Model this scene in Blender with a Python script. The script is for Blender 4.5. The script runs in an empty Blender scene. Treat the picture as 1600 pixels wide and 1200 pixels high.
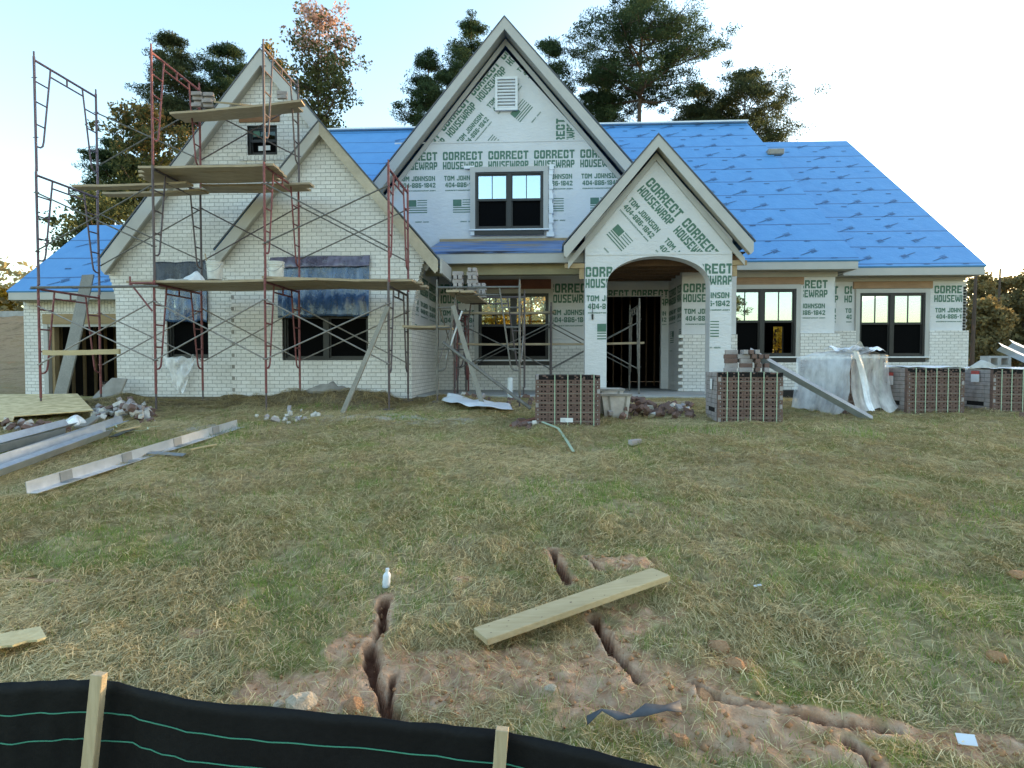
import bpy, bmesh, math, random
import numpy as np
from mathutils import Vector, Matrix
random.seed(7)
RNG = np.random.default_rng(11)
rad = math.radians
scene = bpy.context.scene
COL = scene.collection

# ------------------------------------------------------------------ camera
FPX, THETA, PSI, CAMZ = 960.0, rad(1.8), rad(3.0), 1.65
cam_data = bpy.data.cameras.new('camera')
cam = bpy.data.objects.new('camera', cam_data)
COL.objects.link(cam)
cam.location = (0, 0, CAMZ)
cam.rotation_euler = (math.pi / 2 - THETA, 0, PSI)
cam_data.sensor_width = 36.0
cam_data.lens = FPX / 1600 * 36.0
cam_data.clip_start = 0.05
cam_data.clip_end = 3000
scene.camera = cam

# ------------------------------------------------------------------ sky, sun, exposure
SUN_EL, SUN_AZ = rad(6.0), rad(60.0)          # low sun behind the house, to the right
world = bpy.data.worlds.new('World')
scene.world = world
world.use_nodes = True
wn = world.node_tree
wn.nodes.clear()
wout = wn.nodes.new('ShaderNodeOutputWorld')
wbg = wn.nodes.new('ShaderNodeBackground')
sky = wn.nodes.new('ShaderNodeTexSky')
sky.sky_type = 'NISHITA'
sky.sun_disc = False
sky.sun_elevation = SUN_EL
sky.sun_rotation = SUN_AZ
sky.altitude = 200
sky.air_density = 1.0
sky.dust_density = 1.5
sky.ozone_density = 1.9
wbg.inputs['Strength'].default_value = 0.15
wn.links.new(sky.outputs[0], wbg.inputs[0])
wn.links.new(wbg.outputs[0], wout.inputs[0])
sun_data = bpy.data.lights.new('sun', 'SUN')
sun_data.energy = 1.0
sun_data.angle = rad(0.5)
sun_data.color = (1.0, 0.72, 0.45)
sun = bpy.data.objects.new('sun', sun_data)
COL.objects.link(sun)
sd = Vector((math.sin(SUN_AZ) * math.cos(SUN_EL), math.cos(SUN_AZ) * math.cos(SUN_EL), math.sin(SUN_EL)))
sun.rotation_euler = sd.to_track_quat('Z', 'Y').to_euler()
sun.location = (20, 30, 30)
vs = scene.view_settings
vs.view_transform = 'Standard'
vs.look = 'None'
vs.gamma = 1.0
vs.use_white_balance = True                    # the phone's white balance for open shade
vs.white_balance_temperature = 7500
vs.white_balance_tint = 10
vs.exposure = 2.82

# ------------------------------------------------------------------ measuring: a photo pixel seen on a plane of known distance
_f = Vector((-math.sin(PSI) * math.cos(THETA), math.cos(PSI) * math.cos(THETA), -math.sin(THETA)))
_r = Vector((math.cos(PSI), math.sin(PSI), 0))
_u = _r.cross(_f)
CAM = Vector((0, 0, CAMZ))
def ray(px, py):
    return _f + _r * ((px - 800) / FPX) + _u * ((600 - py) / FPX)
def W(px, py, Y):
    d = ray(px, py)
    return CAM + d * (Y / d.y)
def RECT(x0, y0, x1, y1, Y):
    m, c = (x0 + x1) / 2, (y0 + y1) / 2
    return (W(x0, c, Y).x, W(x1, c, Y).x, W(m, y1, Y).z, W(m, y0, Y).z)

# ------------------------------------------------------------------ numpy value noise
def _hash(ix, iy, s):
    n = np.sin(ix * 127.1 + iy * 311.7 + s * 74.7) * 43758.5453
    return n - np.floor(n)
def vnoise(x, y, s=0):
    ix, iy = np.floor(x), np.floor(y)
    fx, fy = x - ix, y - iy
    fx = fx * fx * (3 - 2 * fx); fy = fy * fy * (3 - 2 * fy)
    a, b = _hash(ix, iy, s), _hash(ix + 1, iy, s)
    c, d = _hash(ix, iy + 1, s), _hash(ix + 1, iy + 1, s)
    return (a + (b - a) * fx) * (1 - fy) + (c + (d - c) * fx) * fy
def fbm(x, y, s=0, o=3):
    v, amp, t = 0, 0.5, 0
    for k in range(o):
        v = v + amp * vnoise(x * 2 ** k, y * 2 ** k, s + k * 3.3); t += amp; amp *= 0.5
    return v / t
def gully_shade_mask(X, Y, k=1.0, pad=0.0):  # gully interiors: painted dark as shade, kept free of straw and grass
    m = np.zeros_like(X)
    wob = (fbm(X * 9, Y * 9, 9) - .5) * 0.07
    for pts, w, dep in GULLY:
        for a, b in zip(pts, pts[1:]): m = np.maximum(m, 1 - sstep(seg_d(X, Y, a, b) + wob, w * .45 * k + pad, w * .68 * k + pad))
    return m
def sstep(x, a, b):
    t = np.clip((x - a) / (b - a), 0, 1)
    return t * t * (3 - 2 * t)

# ------------------------------------------------------------------ ground height
def h_base(X, Y):
    X = np.asarray(X, float); Y = np.asarray(Y, float)
    z = np.interp(Y, [-30, 0, 2, 6, 9.3, 11, 12.4, 14, 60, 400],
                  [-1.8, -1.68, -1.6, -1.22, -0.92, -0.80, -0.70, -0.68, -0.75, -2.5]) + CAMZ
    z = z - 0.05 * sstep(X, 3, 9) * sstep(Y, 8, 12)
    bank = sstep(-X, 12.0, 16.0) * sstep(Y, 15, 29) * 3.0
    z = z + bank * (1 + .35 * (fbm(X * .5, Y * .5, 44, 4) - .5))
    return z
def G0(px, py):
    d = ray(px, py)
    t = 1.0
    for i in range(4000):
        p = CAM + d * t
        if p.z <= h_base(p.x, p.y): break
        t *= 1.002
    return p
GULLY = []      # (points, half width, depth)
for pts, w, dep in [
    ([(601, 930), (598, 985), (578, 1020), (583, 1060), (600, 1092), (622, 1130), (640, 1170)], 0.040, 0.16),
    ([(562, 1075), (590, 1062)], 0.018, 0.08),
    ([(612, 1060), (606, 1100), (618, 1140)], 0.023, 0.12),
    ([(926, 960), (948, 1000), (978, 1040), (1000, 1075)], 0.032, 0.16),
    ([(862, 856), (872, 885), (888, 912)], 0.034, 0.16),
    ([(916, 876), (936, 892)], 0.029, 0.08),
    ([(1080, 1072), (1112, 1096), (1180, 1112), (1290, 1128), (1400, 1142)], 0.029, 0.12),
    ([(1325, 1160), (1370, 1200)], 0.034, 0.10)]:
    GULLY.append(([G0(*p) for p in pts], w, dep))
CLAY = []       # bare clay spots: x, y, rx, ry
for px, py, rx, ry in [(718, 905, .10, .14), (760, 1050, .75, .33), (930, 1060, .55, .35), (700, 1090, .5, .2), (975, 885, .32, .14),
                       (1010, 965, .3, .3), (1130, 1130, .6, .16), (1290, 1130, .6, .10), (1420, 1140, .45, .10), (1200, 1170, .5, .15),
                       (1540, 1165, .3, .12), (30, 905, .40, .06), (420, 1075, .35, .2), (540, 1015, .15, .2), (560, 1090, .4, .2),
                       (1030, 1110, .35, .15), (1090, 1080, .15, .12)]:
    p = G0(px, py); CLAY.append((p.x, p.y, rx, ry))
MORTAR = [G0(470, 655), G0(540, 655), G0(600, 655), G0(310, 668), G0(670, 660)]
def seg_d(X, Y, a, b):
    ax, ay, bx, by = a.x, a.y, b.x, b.y
    L = (bx - ax) ** 2 + (by - ay) ** 2
    t = np.clip(((X - ax) * (bx - ax) + (Y - ay) * (by - ay)) / L, 0, 1)
    return np.hypot(X - ax - t * (bx - ax), Y - ay - t * (by - ay))
def clay_mask(X, Y):
    m = np.zeros_like(X)
    wob = fbm(X * 3, Y * 3, 5) - 0.5 + .8 * (fbm(X * 13, Y * 13, 6) - .5)
    for cx, cy, rx, ry in CLAY:
        d = ((X - cx) / rx) ** 2 + ((Y - cy) / ry) ** 2
        m = np.maximum(m, 1 - sstep(d * 1.5 + wob * 2.0, 0.35, 1.25))
    for pts, w, dep in GULLY:
        for a, b in zip(pts, pts[1:]):
            m = np.maximum(m, 1 - sstep(seg_d(X, Y, a, b) + wob * 0.06, w * .8, w * .8 + 0.05))
    m = np.maximum(m, 0.85 * sstep(fbm(X * 1.3, Y * 1.7, 21), 0.62, 0.74) * (Y < 3.3))
    return m
def height(X, Y):
    X = np.asarray(X, float); Y = np.asarray(Y, float)
    z = h_base(X, Y)
    yard = (1 - sstep(Y, 12.0, 12.9)) * (1 - sstep(np.abs(X), 30, 40))
    z = z + yard * (0.10 * (fbm(X * .5, Y * .5, 1) - .5) + 0.09 * (fbm(X * 2.2, Y * 2.2, 2) - .5) + 0.045 * (fbm(X * 9, Y * 9, 3) - .5) + .02 * (fbm(X * 26, Y * 26, 6) - .5))
    mulch = sstep(Y, 10.6, 11.6) * (1 - sstep(Y, 12.3, 12.8)) * (1 - sstep(X, -1.6, -0.6)) * sstep(X, -9.2, -8.4)
    z = z + mulch * 0.22 * sstep(fbm(X * 1.1, Y * 1.6, 8), 0.25, 0.75)
    z = z - 0.25 * sstep(Y, 13.2, 13.8) * (1 - sstep(Y, 25, 27)) * (1 - sstep(np.abs(X), 13.5, 15))
    wob = (fbm(X * 9, Y * 9, 9) - .5) * 0.10
    for pts, w, dep in GULLY:
        d = np.full(np.shape(X), 9.0)
        for a, b in zip(pts, pts[1:]):
            d = np.minimum(d, seg_d(X, Y, a, b))
        z = z - dep * .65 * (1 - sstep(d + wob * .7, w * 0.2, w * .95))
    near = (Y < 6.5) & (Y > 1.5) & (np.abs(X) < 6)
    if np.any(near):
        cmk = np.where(near, clay_mask(X, Y), 0)
        z = z + cmk * (.02 * (np.abs(fbm(X * 5 + 2 * fbm(X * 2, Y * 2, 17), Y * 8, 14, 3) - .5) * -2 + .5) + .014 * (fbm(X * 12, Y * 12, 15, 2) - .5))
    far = sstep(np.hypot(X, Y), 40, 70)
    z = z + far * 1.2 * (fbm(X * .02, Y * .02, 4) - .4)
    return z
def hz(x, y):
    return float(height(np.array([x]), np.array([y]))[0])
def G(px, py):
    p = G0(px, py)
    p.z = hz(p.x, p.y)
    return p

# ------------------------------------------------------------------ naming helpers
WL = {}          # world position of a thing's origin, for building its parts in place
def tag(o, label, cat, group=None, kind=None):
    if label: o['label'] = label
    if cat: o['category'] = cat
    if group: o['group'] = group
    if kind: o['kind'] = kind
    return o
def thing(name, label, cat, loc=(0, 0, 0), rz=0, group=None):
    o = bpy.data.objects.new(name, None)
    o.empty_display_size = 0.2
    COL.objects.link(o)
    o.location = loc
    o.rotation_euler = (0, 0, rz)
    WL[o.name] = Vector(loc)
    return tag(o, label, cat, group)
def copy_tree(o, parent=None):
    c = o.copy(); COL.objects.link(c)
    if parent: c.parent = parent
    for ch in list(o.children): copy_tree(ch, c)
    return c

# ------------------------------------------------------------------ mesh builder
class MB:
    def __init__(s): s.v = []; s.f = []; s.m = []; s.smooth = False
    def add(s, vs, fs, mi=0):
        n = len(s.v); s.v += [tuple(x) for x in vs]
        for f in fs: s.f.append(tuple(n + i for i in f)); s.m.append(mi)
        return s
    def box(s, x0, x1, y0, y1, z0, z1, mi=0, M=None):
        vs = [Vector(c) for c in ((x0, y0, z0), (x1, y0, z0), (x1, y1, z0), (x0, y1, z0), (x0, y0, z1), (x1, y0, z1), (x1, y1, z1), (x0, y1, z1))]
        if M is not None: vs = [M @ v for v in vs]
        return s.add(vs, [(0, 3, 2, 1), (4, 5, 6, 7), (0, 1, 5, 4), (1, 2, 6, 5), (2, 3, 7, 6), (3, 0, 4, 7)], mi)
    def tube(s, a, b, r, n=8, r2=None, mi=0, cap=True):
        a, b = Vector(a), Vector(b); d = (b - a)
        if d.length < 1e-6: return s
        d.normalize()
        x = d.orthogonal().normalized(); y = d.cross(x)
        r2 = r if r2 is None else r2
        vs = []
        for c, rr in ((a, r), (b, r2)):
            for k in range(n):
                t = 2 * math.pi * k / n
                vs.append(c + x * (rr * math.cos(t)) + y * (rr * math.sin(t)))
        fs = [(k, (k + 1) % n, n + (k + 1) % n, n + k) for k in range(n)]
        if cap: fs += [tuple(range(n - 1, -1, -1)), tuple(range(n, 2 * n))]
        return s.add(vs, fs, mi)
    def path(s, pts, r, n=8, mi=0):
        for a, b in zip(pts, pts[1:]): s.tube(a, b, r, n, mi=mi)
        return s
    def beam(s, a, b, w, t, up=(0, 0, 1), mi=0):
        """bar from a to b, w wide sideways, t thick along up"""
        a, b = Vector(a), Vector(b); d = (b - a).normalized()
        u = Vector(up); u = (u - d * u.dot(d)).normalized(); sd_ = d.cross(u)
        vs = []
        for c in (a, b):
            for i, j in ((-1, -1), (1, -1), (1, 1), (-1, 1)):
                vs.append(c + sd_ * (i * w / 2) + u * (j * t / 2))
        return s.add(vs, [(3, 2, 1, 0), (4, 5, 6, 7), (0, 1, 5, 4), (1, 2, 6, 5), (2, 3, 7, 6), (3, 0, 4, 7)], mi)
    def prism(s, pts, y0, y1, mi=0):
        """polygon in (x,z) with extrusion along y"""
        n = len(pts)
        vs = [(p[0], y0, p[1]) for p in pts] + [(p[0], y1, p[1]) for p in pts]
        fs = [tuple(range(n)), tuple(range(2 * n - 1, n - 1, -1))]
        fs += [((k + 1) % n, k, n + k, n + (k + 1) % n) for k in range(n)]
        return s.add(vs, fs, mi)
    def build(s, name, mats, parent=None, local=False, smooth=False, bevel=0):
        me = bpy.data.meshes.new(name)
        off = Vector((0, 0, 0))
        if parent is not None and not local: off = WL.get(parent.name, off)
        me.from_pydata([(v[0] - off.x, v[1] - off.y, v[2] - off.z) for v in s.v], [], s.f)
        if not isinstance(mats, (list, tuple)): mats = [mats]
        for m in mats: me.materials.append(m)
        me.polygons.foreach_set('material_index', s.m)
        bm = bmesh.new(); bm.from_mesh(me)
        bmesh.ops.recalc_face_normals(bm, faces=bm.faces)
        if bevel:
            bmesh.ops.remove_doubles(bm, verts=bm.verts, dist=1e-5)
            es = [e for e in bm.edges if len(e.link_faces) == 2 and e.calc_face_angle() > 0.9]
            bmesh.ops.bevel(bm, geom=es, offset=bevel, segments=1, profile=0.5, affect='EDGES')
        bm.to_mesh(me); bm.free()
        if smooth: me.polygons.foreach_set('use_smooth', [True] * len(me.polygons))
        o = bpy.data.objects.new(name, me); COL.objects.link(o)
        if parent is not None:
            o.parent = parent
            WL[o.name] = off if not local else Vector((0, 0, 0))
        return o
def own_origin(o):
    """put a single-mesh thing's origin at its base"""
    me = o.data
    n = len(me.vertices); a = np.empty(n * 3); me.vertices.foreach_get('co', a); a = a.reshape(-1, 3)
    c = np.array([(a[:, 0].min() + a[:, 0].max()) / 2, (a[:, 1].min() + a[:, 1].max()) / 2, a[:, 2].min()])
    me.vertices.foreach_set('co', (a - c).ravel()); me.update()
    o.location = Vector(c); WL[o.name] = Vector(c)
    return o

# ------------------------------------------------------------------ materials
def nmat(name):
    m = bpy.data.materials.new(name); m.use_nodes = True
    nt = m.node_tree; nt.nodes.clear()
    out = nt.nodes.new('ShaderNodeOutputMaterial'); bs = nt.nodes.new('ShaderNodeBsdfPrincipled')
    nt.links.new(bs.outputs[0], out.inputs[0])
    return m, nt, bs
def ramp(nt, fac, stops):
    r = nt.nodes.new('ShaderNodeValToRGB')
    while len(r.color_ramp.elements) < len(stops): r.color_ramp.elements.new(0.5)
    for e, (p, c) in zip(r.color_ramp.elements, stops):
        e.position = p; e.color = (*c, 1) if len(c) == 3 else c
    if fac is not None: nt.links.new(fac, r.inputs[0])
    return r
def noise(nt, scale, detail=4, vec=None, rough=.6):
    n = nt.nodes.new('ShaderNodeTexNoise'); n.inputs['Scale'].default_value = scale
    n.inputs['Detail'].default_value = detail; n.inputs['Roughness'].default_value = rough
    if vec is not None: nt.links.new(vec, n.inputs['Vector'])
    return n
def objco(nt, scale=(1, 1, 1), rot=(0, 0, 0)):
    t = nt.nodes.new('ShaderNodeTexCoord'); mp = nt.nodes.new('ShaderNodeMapping')
    mp.inputs['Scale'].default_value = scale; mp.inputs['Rotation'].default_value = rot
    nt.links.new(t.outputs['Object'], mp.inputs[0])
    return mp.outputs[0]
def bump(nt, bs, h, strength=.3, dist=.01):
    b = nt.nodes.new('ShaderNodeBump'); b.inputs['Strength'].default_value = strength; b.inputs['Distance'].default_value = dist
    nt.links.new(h, b.inputs['Height']); nt.links.new(b.outputs[0], bs.inputs['Normal'])
def pm(name, c1, c2=None, scale=6, rough=.7, bmp=.2, metal=0, stretch=(1, 1, 1), spec=.4, dist=.01, lo=.3, hi=.7):
    m, nt, bs = nmat(name)
    c2 = c2 or tuple(x * .75 for x in c1)
    v = objco(nt, stretch)
    n = noise(nt, scale, 6, v)
    r = ramp(nt, n.outputs[0], [(lo, c1), (hi, c2)])
    nt.links.new(r.outputs[0], bs.inputs['Base Color'])
    bs.inputs['Roughness'].default_value = rough; bs.inputs['Metallic'].default_value = metal
    bs.inputs['Specular IOR Level'].default_value = spec
    if bmp: bump(nt, bs, n.outputs[0], bmp, dist)
    return m
def mixc(nt, fac, a, b, blend='MIX'):
    x = nt.nodes.new('ShaderNodeMix'); x.data_type = 'RGBA'; x.blend_type = blend
    for s, val in ((x.inputs[0], fac), (x.inputs[6], a), (x.inputs[7], b)):
        if isinstance(val, (int, float)): s.default_value = val
        elif isinstance(val, tuple): s.default_value = (*val, 1)
        else: nt.links.new(val, s)
    return x.outputs[2]
def math_(nt, op, a, b=None):
    x = nt.nodes.new('ShaderNodeMath'); x.operation = op
    for i, val in ((0, a), (1, b)):
        if val is None: continue
        if isinstance(val, (int, float)): x.inputs[i].default_value = val
        else: nt.links.new(val, x.inputs[i])
    return x.outputs[0]
def brick_mat(name, axis='x', soldier=False, c1=(.86, .835, .80), c2=(.76, .73, .69), mortar=(.42, .40, .375)):
    m, nt, bs = nmat(name)
    t = nt.nodes.new('ShaderNodeTexCoord'); sp = nt.nodes.new('ShaderNodeSeparateXYZ'); cb = nt.nodes.new('ShaderNodeCombineXYZ')
    nt.links.new(t.outputs['Object'], sp.inputs[0])
    a = sp.outputs['X' if axis == 'x' else 'Y']; b = sp.outputs['Z']
    if soldier: a, b = b, a
    nt.links.new(a, cb.inputs[0]); nt.links.new(b, cb.inputs[1])
    wob = noise(nt, 9, 2, t.outputs['Object'])
    wv = nt.nodes.new('ShaderNodeVectorMath'); wv.operation = 'SCALE'; wv.inputs['Scale'].default_value = .008
    nt.links.new(wob.outputs['Color'], wv.inputs[0])
    ad = nt.nodes.new('ShaderNodeVectorMath'); ad.operation = 'ADD'
    nt.links.new(cb.outputs[0], ad.inputs[0]); nt.links.new(wv.outputs[0], ad.inputs[1])
    bt = nt.nodes.new('ShaderNodeTexBrick')
    nt.links.new(ad.outputs[0], bt.inputs['Vector'])
    bt.inputs['Scale'].default_value = 1; bt.inputs['Brick Width'].default_value = .205; bt.inputs['Row Height'].default_value = .081
    bt.inputs['Mortar Size'].default_value = .0065; bt.inputs['Mortar Smooth'].default_value = .25; bt.inputs['Bias'].default_value = -.1
    bt.inputs['Color1'].default_value = (*c1, 1); bt.inputs['Color2'].default_value = (*c2, 1); bt.inputs['Mortar'].default_value = (*mortar, 1)
    big = noise(nt, .9, 4, t.outputs['Object']); small = noise(nt, 30, 5, t.outputs['Object'])
    r1 = ramp(nt, big.outputs[0], [(.35, (1, 1, 1)), (.70, (.88, .87, .85))])
    r2 = ramp(nt, small.outputs[0], [(.3, (1.04, 1.04, 1.04)), (.75, (.84, .83, .82))])
    c = mixc(nt, 1.0, bt.outputs['Color'], r1.outputs[0], 'MULTIPLY')
    c = mixc(nt, 1.0, c, r2.outputs[0], 'MULTIPLY')
    nt.links.new(c, bs.inputs['Base Color'])
    bs.inputs['Roughness'].default_value = .9
    hh = math_(nt, 'ADD', math_(nt, 'MULTIPLY', bt.outputs['Fac'], -1.0), math_(nt, 'MULTIPLY', small.outputs[0], .5))
    bump(nt, bs, hh, .7, .008)
    return m
def wrap_mat(name, c=(.70, .69, .69)):
    m, nt, bs = nmat(name)
    v = objco(nt)
    n1 = noise(nt, 1.3, 5, v); n2 = noise(nt, 7, 4, objco(nt, (1, 1, 2.5)))
    r = ramp(nt, n1.outputs[0], [(.3, c), (.75, tuple(x * .86 for x in c))])
    nt.links.new(r.outputs[0], bs.inputs['Base Color'])
    bs.inputs['Roughness'].default_value = .55
    bump(nt, bs, n2.outputs[0], .55, .03)
    return m
def roof_mat(name):
    m, nt, bs = nmat(name)
    t = nt.nodes.new('ShaderNodeTexCoord')
    sp = nt.nodes.new('ShaderNodeSeparateXYZ'); nt.links.new(t.outputs['Object'], sp.inputs[0])
    wobn = noise(nt, .6, 3, t.outputs['Object'])
    # one lap of the underlayment every 0.66 m up the slope (height is 0.707 of it)
    zz = math_(nt, 'ADD', math_(nt, 'MULTIPLY', sp.outputs['Z'], 1 / .56), math_(nt, 'MULTIPLY', wobn.outputs[0], .12))
    fr = math_(nt, 'FRACT', zz)
    lap = ramp(nt, fr, [(0.0, (.30, .30, .34)), (.045, (.55, .55, .6)), (.07, (1, 1, 1))])
    n = noise(nt, 2.5, 5, t.outputs['Object']); fine = noise(nt, 60, 2, t.outputs['Object'])
    base = ramp(nt, n.outputs[0], [(.25, (.075, .275, .56)), (.75, (.095, .32, .62))])
    c = mixc(nt, 1.0, base.outputs[0], lap.outputs[0], 'MULTIPLY')
    nt.links.new(c, bs.inputs['Base Color'])
    bs.inputs['Roughness'].default_value = .5
    hh = math_(nt, 'ADD', math_(nt, 'MULTIPLY', fr, -1.0), math_(nt, 'MULTIPLY', n.outputs[0], 2.2))
    bump(nt, bs, hh, .35, .03)
    return m
def wood_mat(name, c1, c2, axis=(1, 12, 12), rough=.75):
    m, nt, bs = nmat(name)
    n = noise(nt, 5, 6, objco(nt, axis)); n2 = noise(nt, 1.5, 3, objco(nt))
    r = ramp(nt, n.outputs[0], [(.3, c1), (.7, c2)])
    r2 = ramp(nt, n2.outputs[0], [(.3, (1, 1, 1)), (.75, (.72, .72, .72))])
    nt.links.new(mixc(nt, 1.0, r.outputs[0], r2.outputs[0], 'MULTIPLY'), bs.inputs['Base Color'])
    bs.inputs['Roughness'].default_value = rough
    bump(nt, bs, n.outputs[0], .3, .005)
    return m
M = {}
M['brick'] = brick_mat('white_brick')
M['brick_side'] = brick_mat('white_brick_side', 'y')
M['soldier'] = brick_mat('white_brick_soldier', soldier=True)
M['wrap'] = wrap_mat('housewrap')
M['print'] = pm('green_print', (.065, .155, .11), (.09, .195, .14), 12, .6, 0)
M['print_grey'] = pm('grey_print', (.25, .28, .30), (.32, .35, .37), 12, .6, 0)
M['roof'] = roof_mat('blue_underlayment')
M['roof_print'] = pm('black_roof_print', (.04, .085, .17), (.055, .13, .26), 8, .6, 0)
M['drip'] = pm('dark_drip_edge', (.10, .105, .115), (.08, .085, .095), 5, .5, 0)
M['trim'] = pm('taupe_primed_trim', (.50, .48, .45), (.44, .425, .395), 2.2, .6, .08)
M['lumber_trim'] = wood_mat('half_primed_lumber', (.56, .48, .36), (.46, .39, .29), (3, 3, 3))
M['soffit'] = pm('soffit_board', (.40, .38, .33), (.34, .32, .28), 3, .7, .08)
M['lumber'] = wood_mat('raw_lumber', (.50, .36, .20), (.38, .25, .13))
M['lumber_red'] = wood_mat('red_brown_lumber', (.30, .10, .06), (.20, .07, .04))
M['cedar'] = wood_mat('cedar_header', (.34, .15, .06), (.22, .09, .035))
M['header'] = wood_mat('pine_header', (.46, .28, .17), (.36, .21, .12))
M['yellowbeam'] = wood_mat('osb_beam', (.40, .34, .20), (.32, .27, .16))
M['plank'] = wood_mat('weathered_plank', (.54, .42, .28), (.36, .27, .17))
M['plank_grey'] = wood_mat('grey_weathered_plank', (.33, .30, .25), (.22, .20, .165), (12, 12, 1))
M['newboard'] = wood_mat('new_pine_board', (.58, .46, .27), (.48, .36, .19), (1, 9, 9))
M['stake'] = wood_mat('stake_wood', (.56, .45, .29), (.42, .32, .19), (14, 14, 1))
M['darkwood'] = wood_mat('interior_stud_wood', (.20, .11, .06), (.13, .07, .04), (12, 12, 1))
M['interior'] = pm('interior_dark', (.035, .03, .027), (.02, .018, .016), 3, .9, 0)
M['bronze'] = pm('dark_bronze_frame', (.022, .022, .022), (.03, .03, .03), 4, .4, 0)
M['blackflash'] = pm('black_flashing', (.012, .012, .013), (.02, .02, .022), 6, .4, .2)
M['whitevinyl'] = pm('white_vinyl', (.78, .79, .80), (.70, .71, .72), 5, .4, .05)
M['concrete'] = pm('concrete', (.44, .43, .41), (.32, .31, .29), 4, .9, .3)
M['concrete_dark'] = pm('old_mortar_slab', (.36, .33, .29), (.22, .20, .175), 5, .9, .5)
M['mortar'] = pm('dried_mortar', (.62, .59, .54), (.42, .39, .34), 9, .95, .6, dist=.03)
M['galv'] = pm('galvanised_steel', (.50, .56, .62), (.38, .43, .49), 7, .42, .05, metal=.55)
M['galv_dark'] = pm('dull_galvanised_steel', (.30, .33, .35), (.22, .245, .26), 7, .5, .1, metal=.5)
M['scaf_red'] = pm('maroon_painted_steel', (.26, .085, .085), (.15, .05, .05), 14, .55, .1, metal=.2, lo=.35, hi=.65)
M['scaf_dark'] = pm('dark_worn_steel', (.085, .07, .075), (.13, .10, .10), 16, .55, .1, metal=.3)
M['scaf_violet'] = pm('faded_violet_steel', (.17, .12, .15), (.11, .08, .10), 14, .55, .1, metal=.3)
M['scaf_grey'] = pm('grey_worn_steel', (.20, .19, .17), (.11, .10, .09), 16, .55, .15, metal=.4)
M['brace'] = pm('galvanised_brace', (.34, .31, .28), (.20, .17, .15), 12, .5, .05, metal=.4)
M['redbrick'] = pm('brown_red_brick', (.19, .115, .095), (.12, .074, .062), 9, .9, .4)
M['whitebrickface'] = pm('pale_brick_face', (.40, .36, .35), (.25, .215, .21), 8, .9, .5)
M['hole'] = pm('core_hole', (.008, .006, .006), (.012, .01, .01), 5, 1, 0)
M['strap'] = pm('pale_green_strap', (.42, .52, .38), (.34, .43, .31), 6, .4, 0)
M['paper'] = pm('white_paper', (.75, .76, .77), (.66, .67, .68), 9, .6, .05)
M['redink'] = pm('red_ink', (.5, .08, .07), (.42, .07, .06), 9, .6, 0)
M['bucket'] = pm('white_plastic', (.74, .73, .68), (.52, .50, .45), 7, .45, .1)
M['tub'] = pm('stained_mortar_tub', (.66, .62, .58), (.42, .37, .33), 5, .7, .2)
M['osb'] = pm('osb_sheet', (.78, .60, .33), (.50, .35, .16), 9, .8, .6, stretch=(.6, 1.6, 1), lo=.38, hi=.62)
M['osb_pale'] = pm('pale_osb_offcut', (.56, .50, .29), (.44, .37, .20), 30, .8, .4)
M['plasticblue'] = None
def film(name, c, alpha, rough=.18):
    m, nt, bs = nmat(name)
    n = noise(nt, 3, 5, objco(nt, (3, 3, 1)))
    r = ramp(nt, n.outputs[0], [(.3, c), (.7, tuple(min(1, x * 1.7 + .01) for x in c))])
    nt.links.new(r.outputs[0], bs.inputs['Base Color'])
    bs.inputs['Roughness'].default_value = rough
    na = noise(nt, 2.2, 5, objco(nt, (2, 2, 1)))
    ra = ramp(nt, na.outputs[0], [(.35, (alpha * .6,) * 3), (.65, (min(1, alpha * 1.45),) * 3)])
    nt.links.new(ra.outputs[0], bs.inputs['Alpha'])
    bump(nt, bs, n.outputs[0], .5, .03)
    bs.inputs['Specular IOR Level'].default_value = .7
    return m
M['plasticblue'] = film('blue_plastic_film', (.03, .075, .16), .95, .12)
M['plasticviolet'] = film('violet_grey_plastic_film', (.11, .10, .15), .95)
M['plasticdark'] = film('black_plastic_film', (.012, .014, .022), 1.0, .35)
M['clearfilm'] = film('clear_plastic_wrap', (.78, .78, .79), .80, .3)
M['clearfilm_thin'] = film('thin_clear_plastic', (.76, .76, .77), .42, .3)
M['tarp'] = pm('white_tarp', (.70, .73, .77), (.60, .63, .67), 6, .5, .2)
M['silt'] = pm('black_silt_cloth', (.004, .0045, .006), (.007, .0075, .009), 40, .6, .25, spec=.2)
M['greenthread'] = pm('green_thread', (.05, .28, .19), (.04, .22, .15), 5, .5, 0)
M['rock'] = pm('pale_rock', (.66, .54, .39), (.46, .36, .25), 9, .95, .7, dist=.03)
M['clod'] = pm('clay_clod', (.48, .27, .14), (.33, .16, .075), 12, .95, .7, dist=.02)
M['bluetape'] = pm('slate_blue_plastic_strip', (.11, .115, .12), (.05, .052, .058), 8, .6, .3)
M['pvc'] = pm('white_pvc', (.72, .76, .80), (.66, .70, .74), 4, .4, 0)
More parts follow.
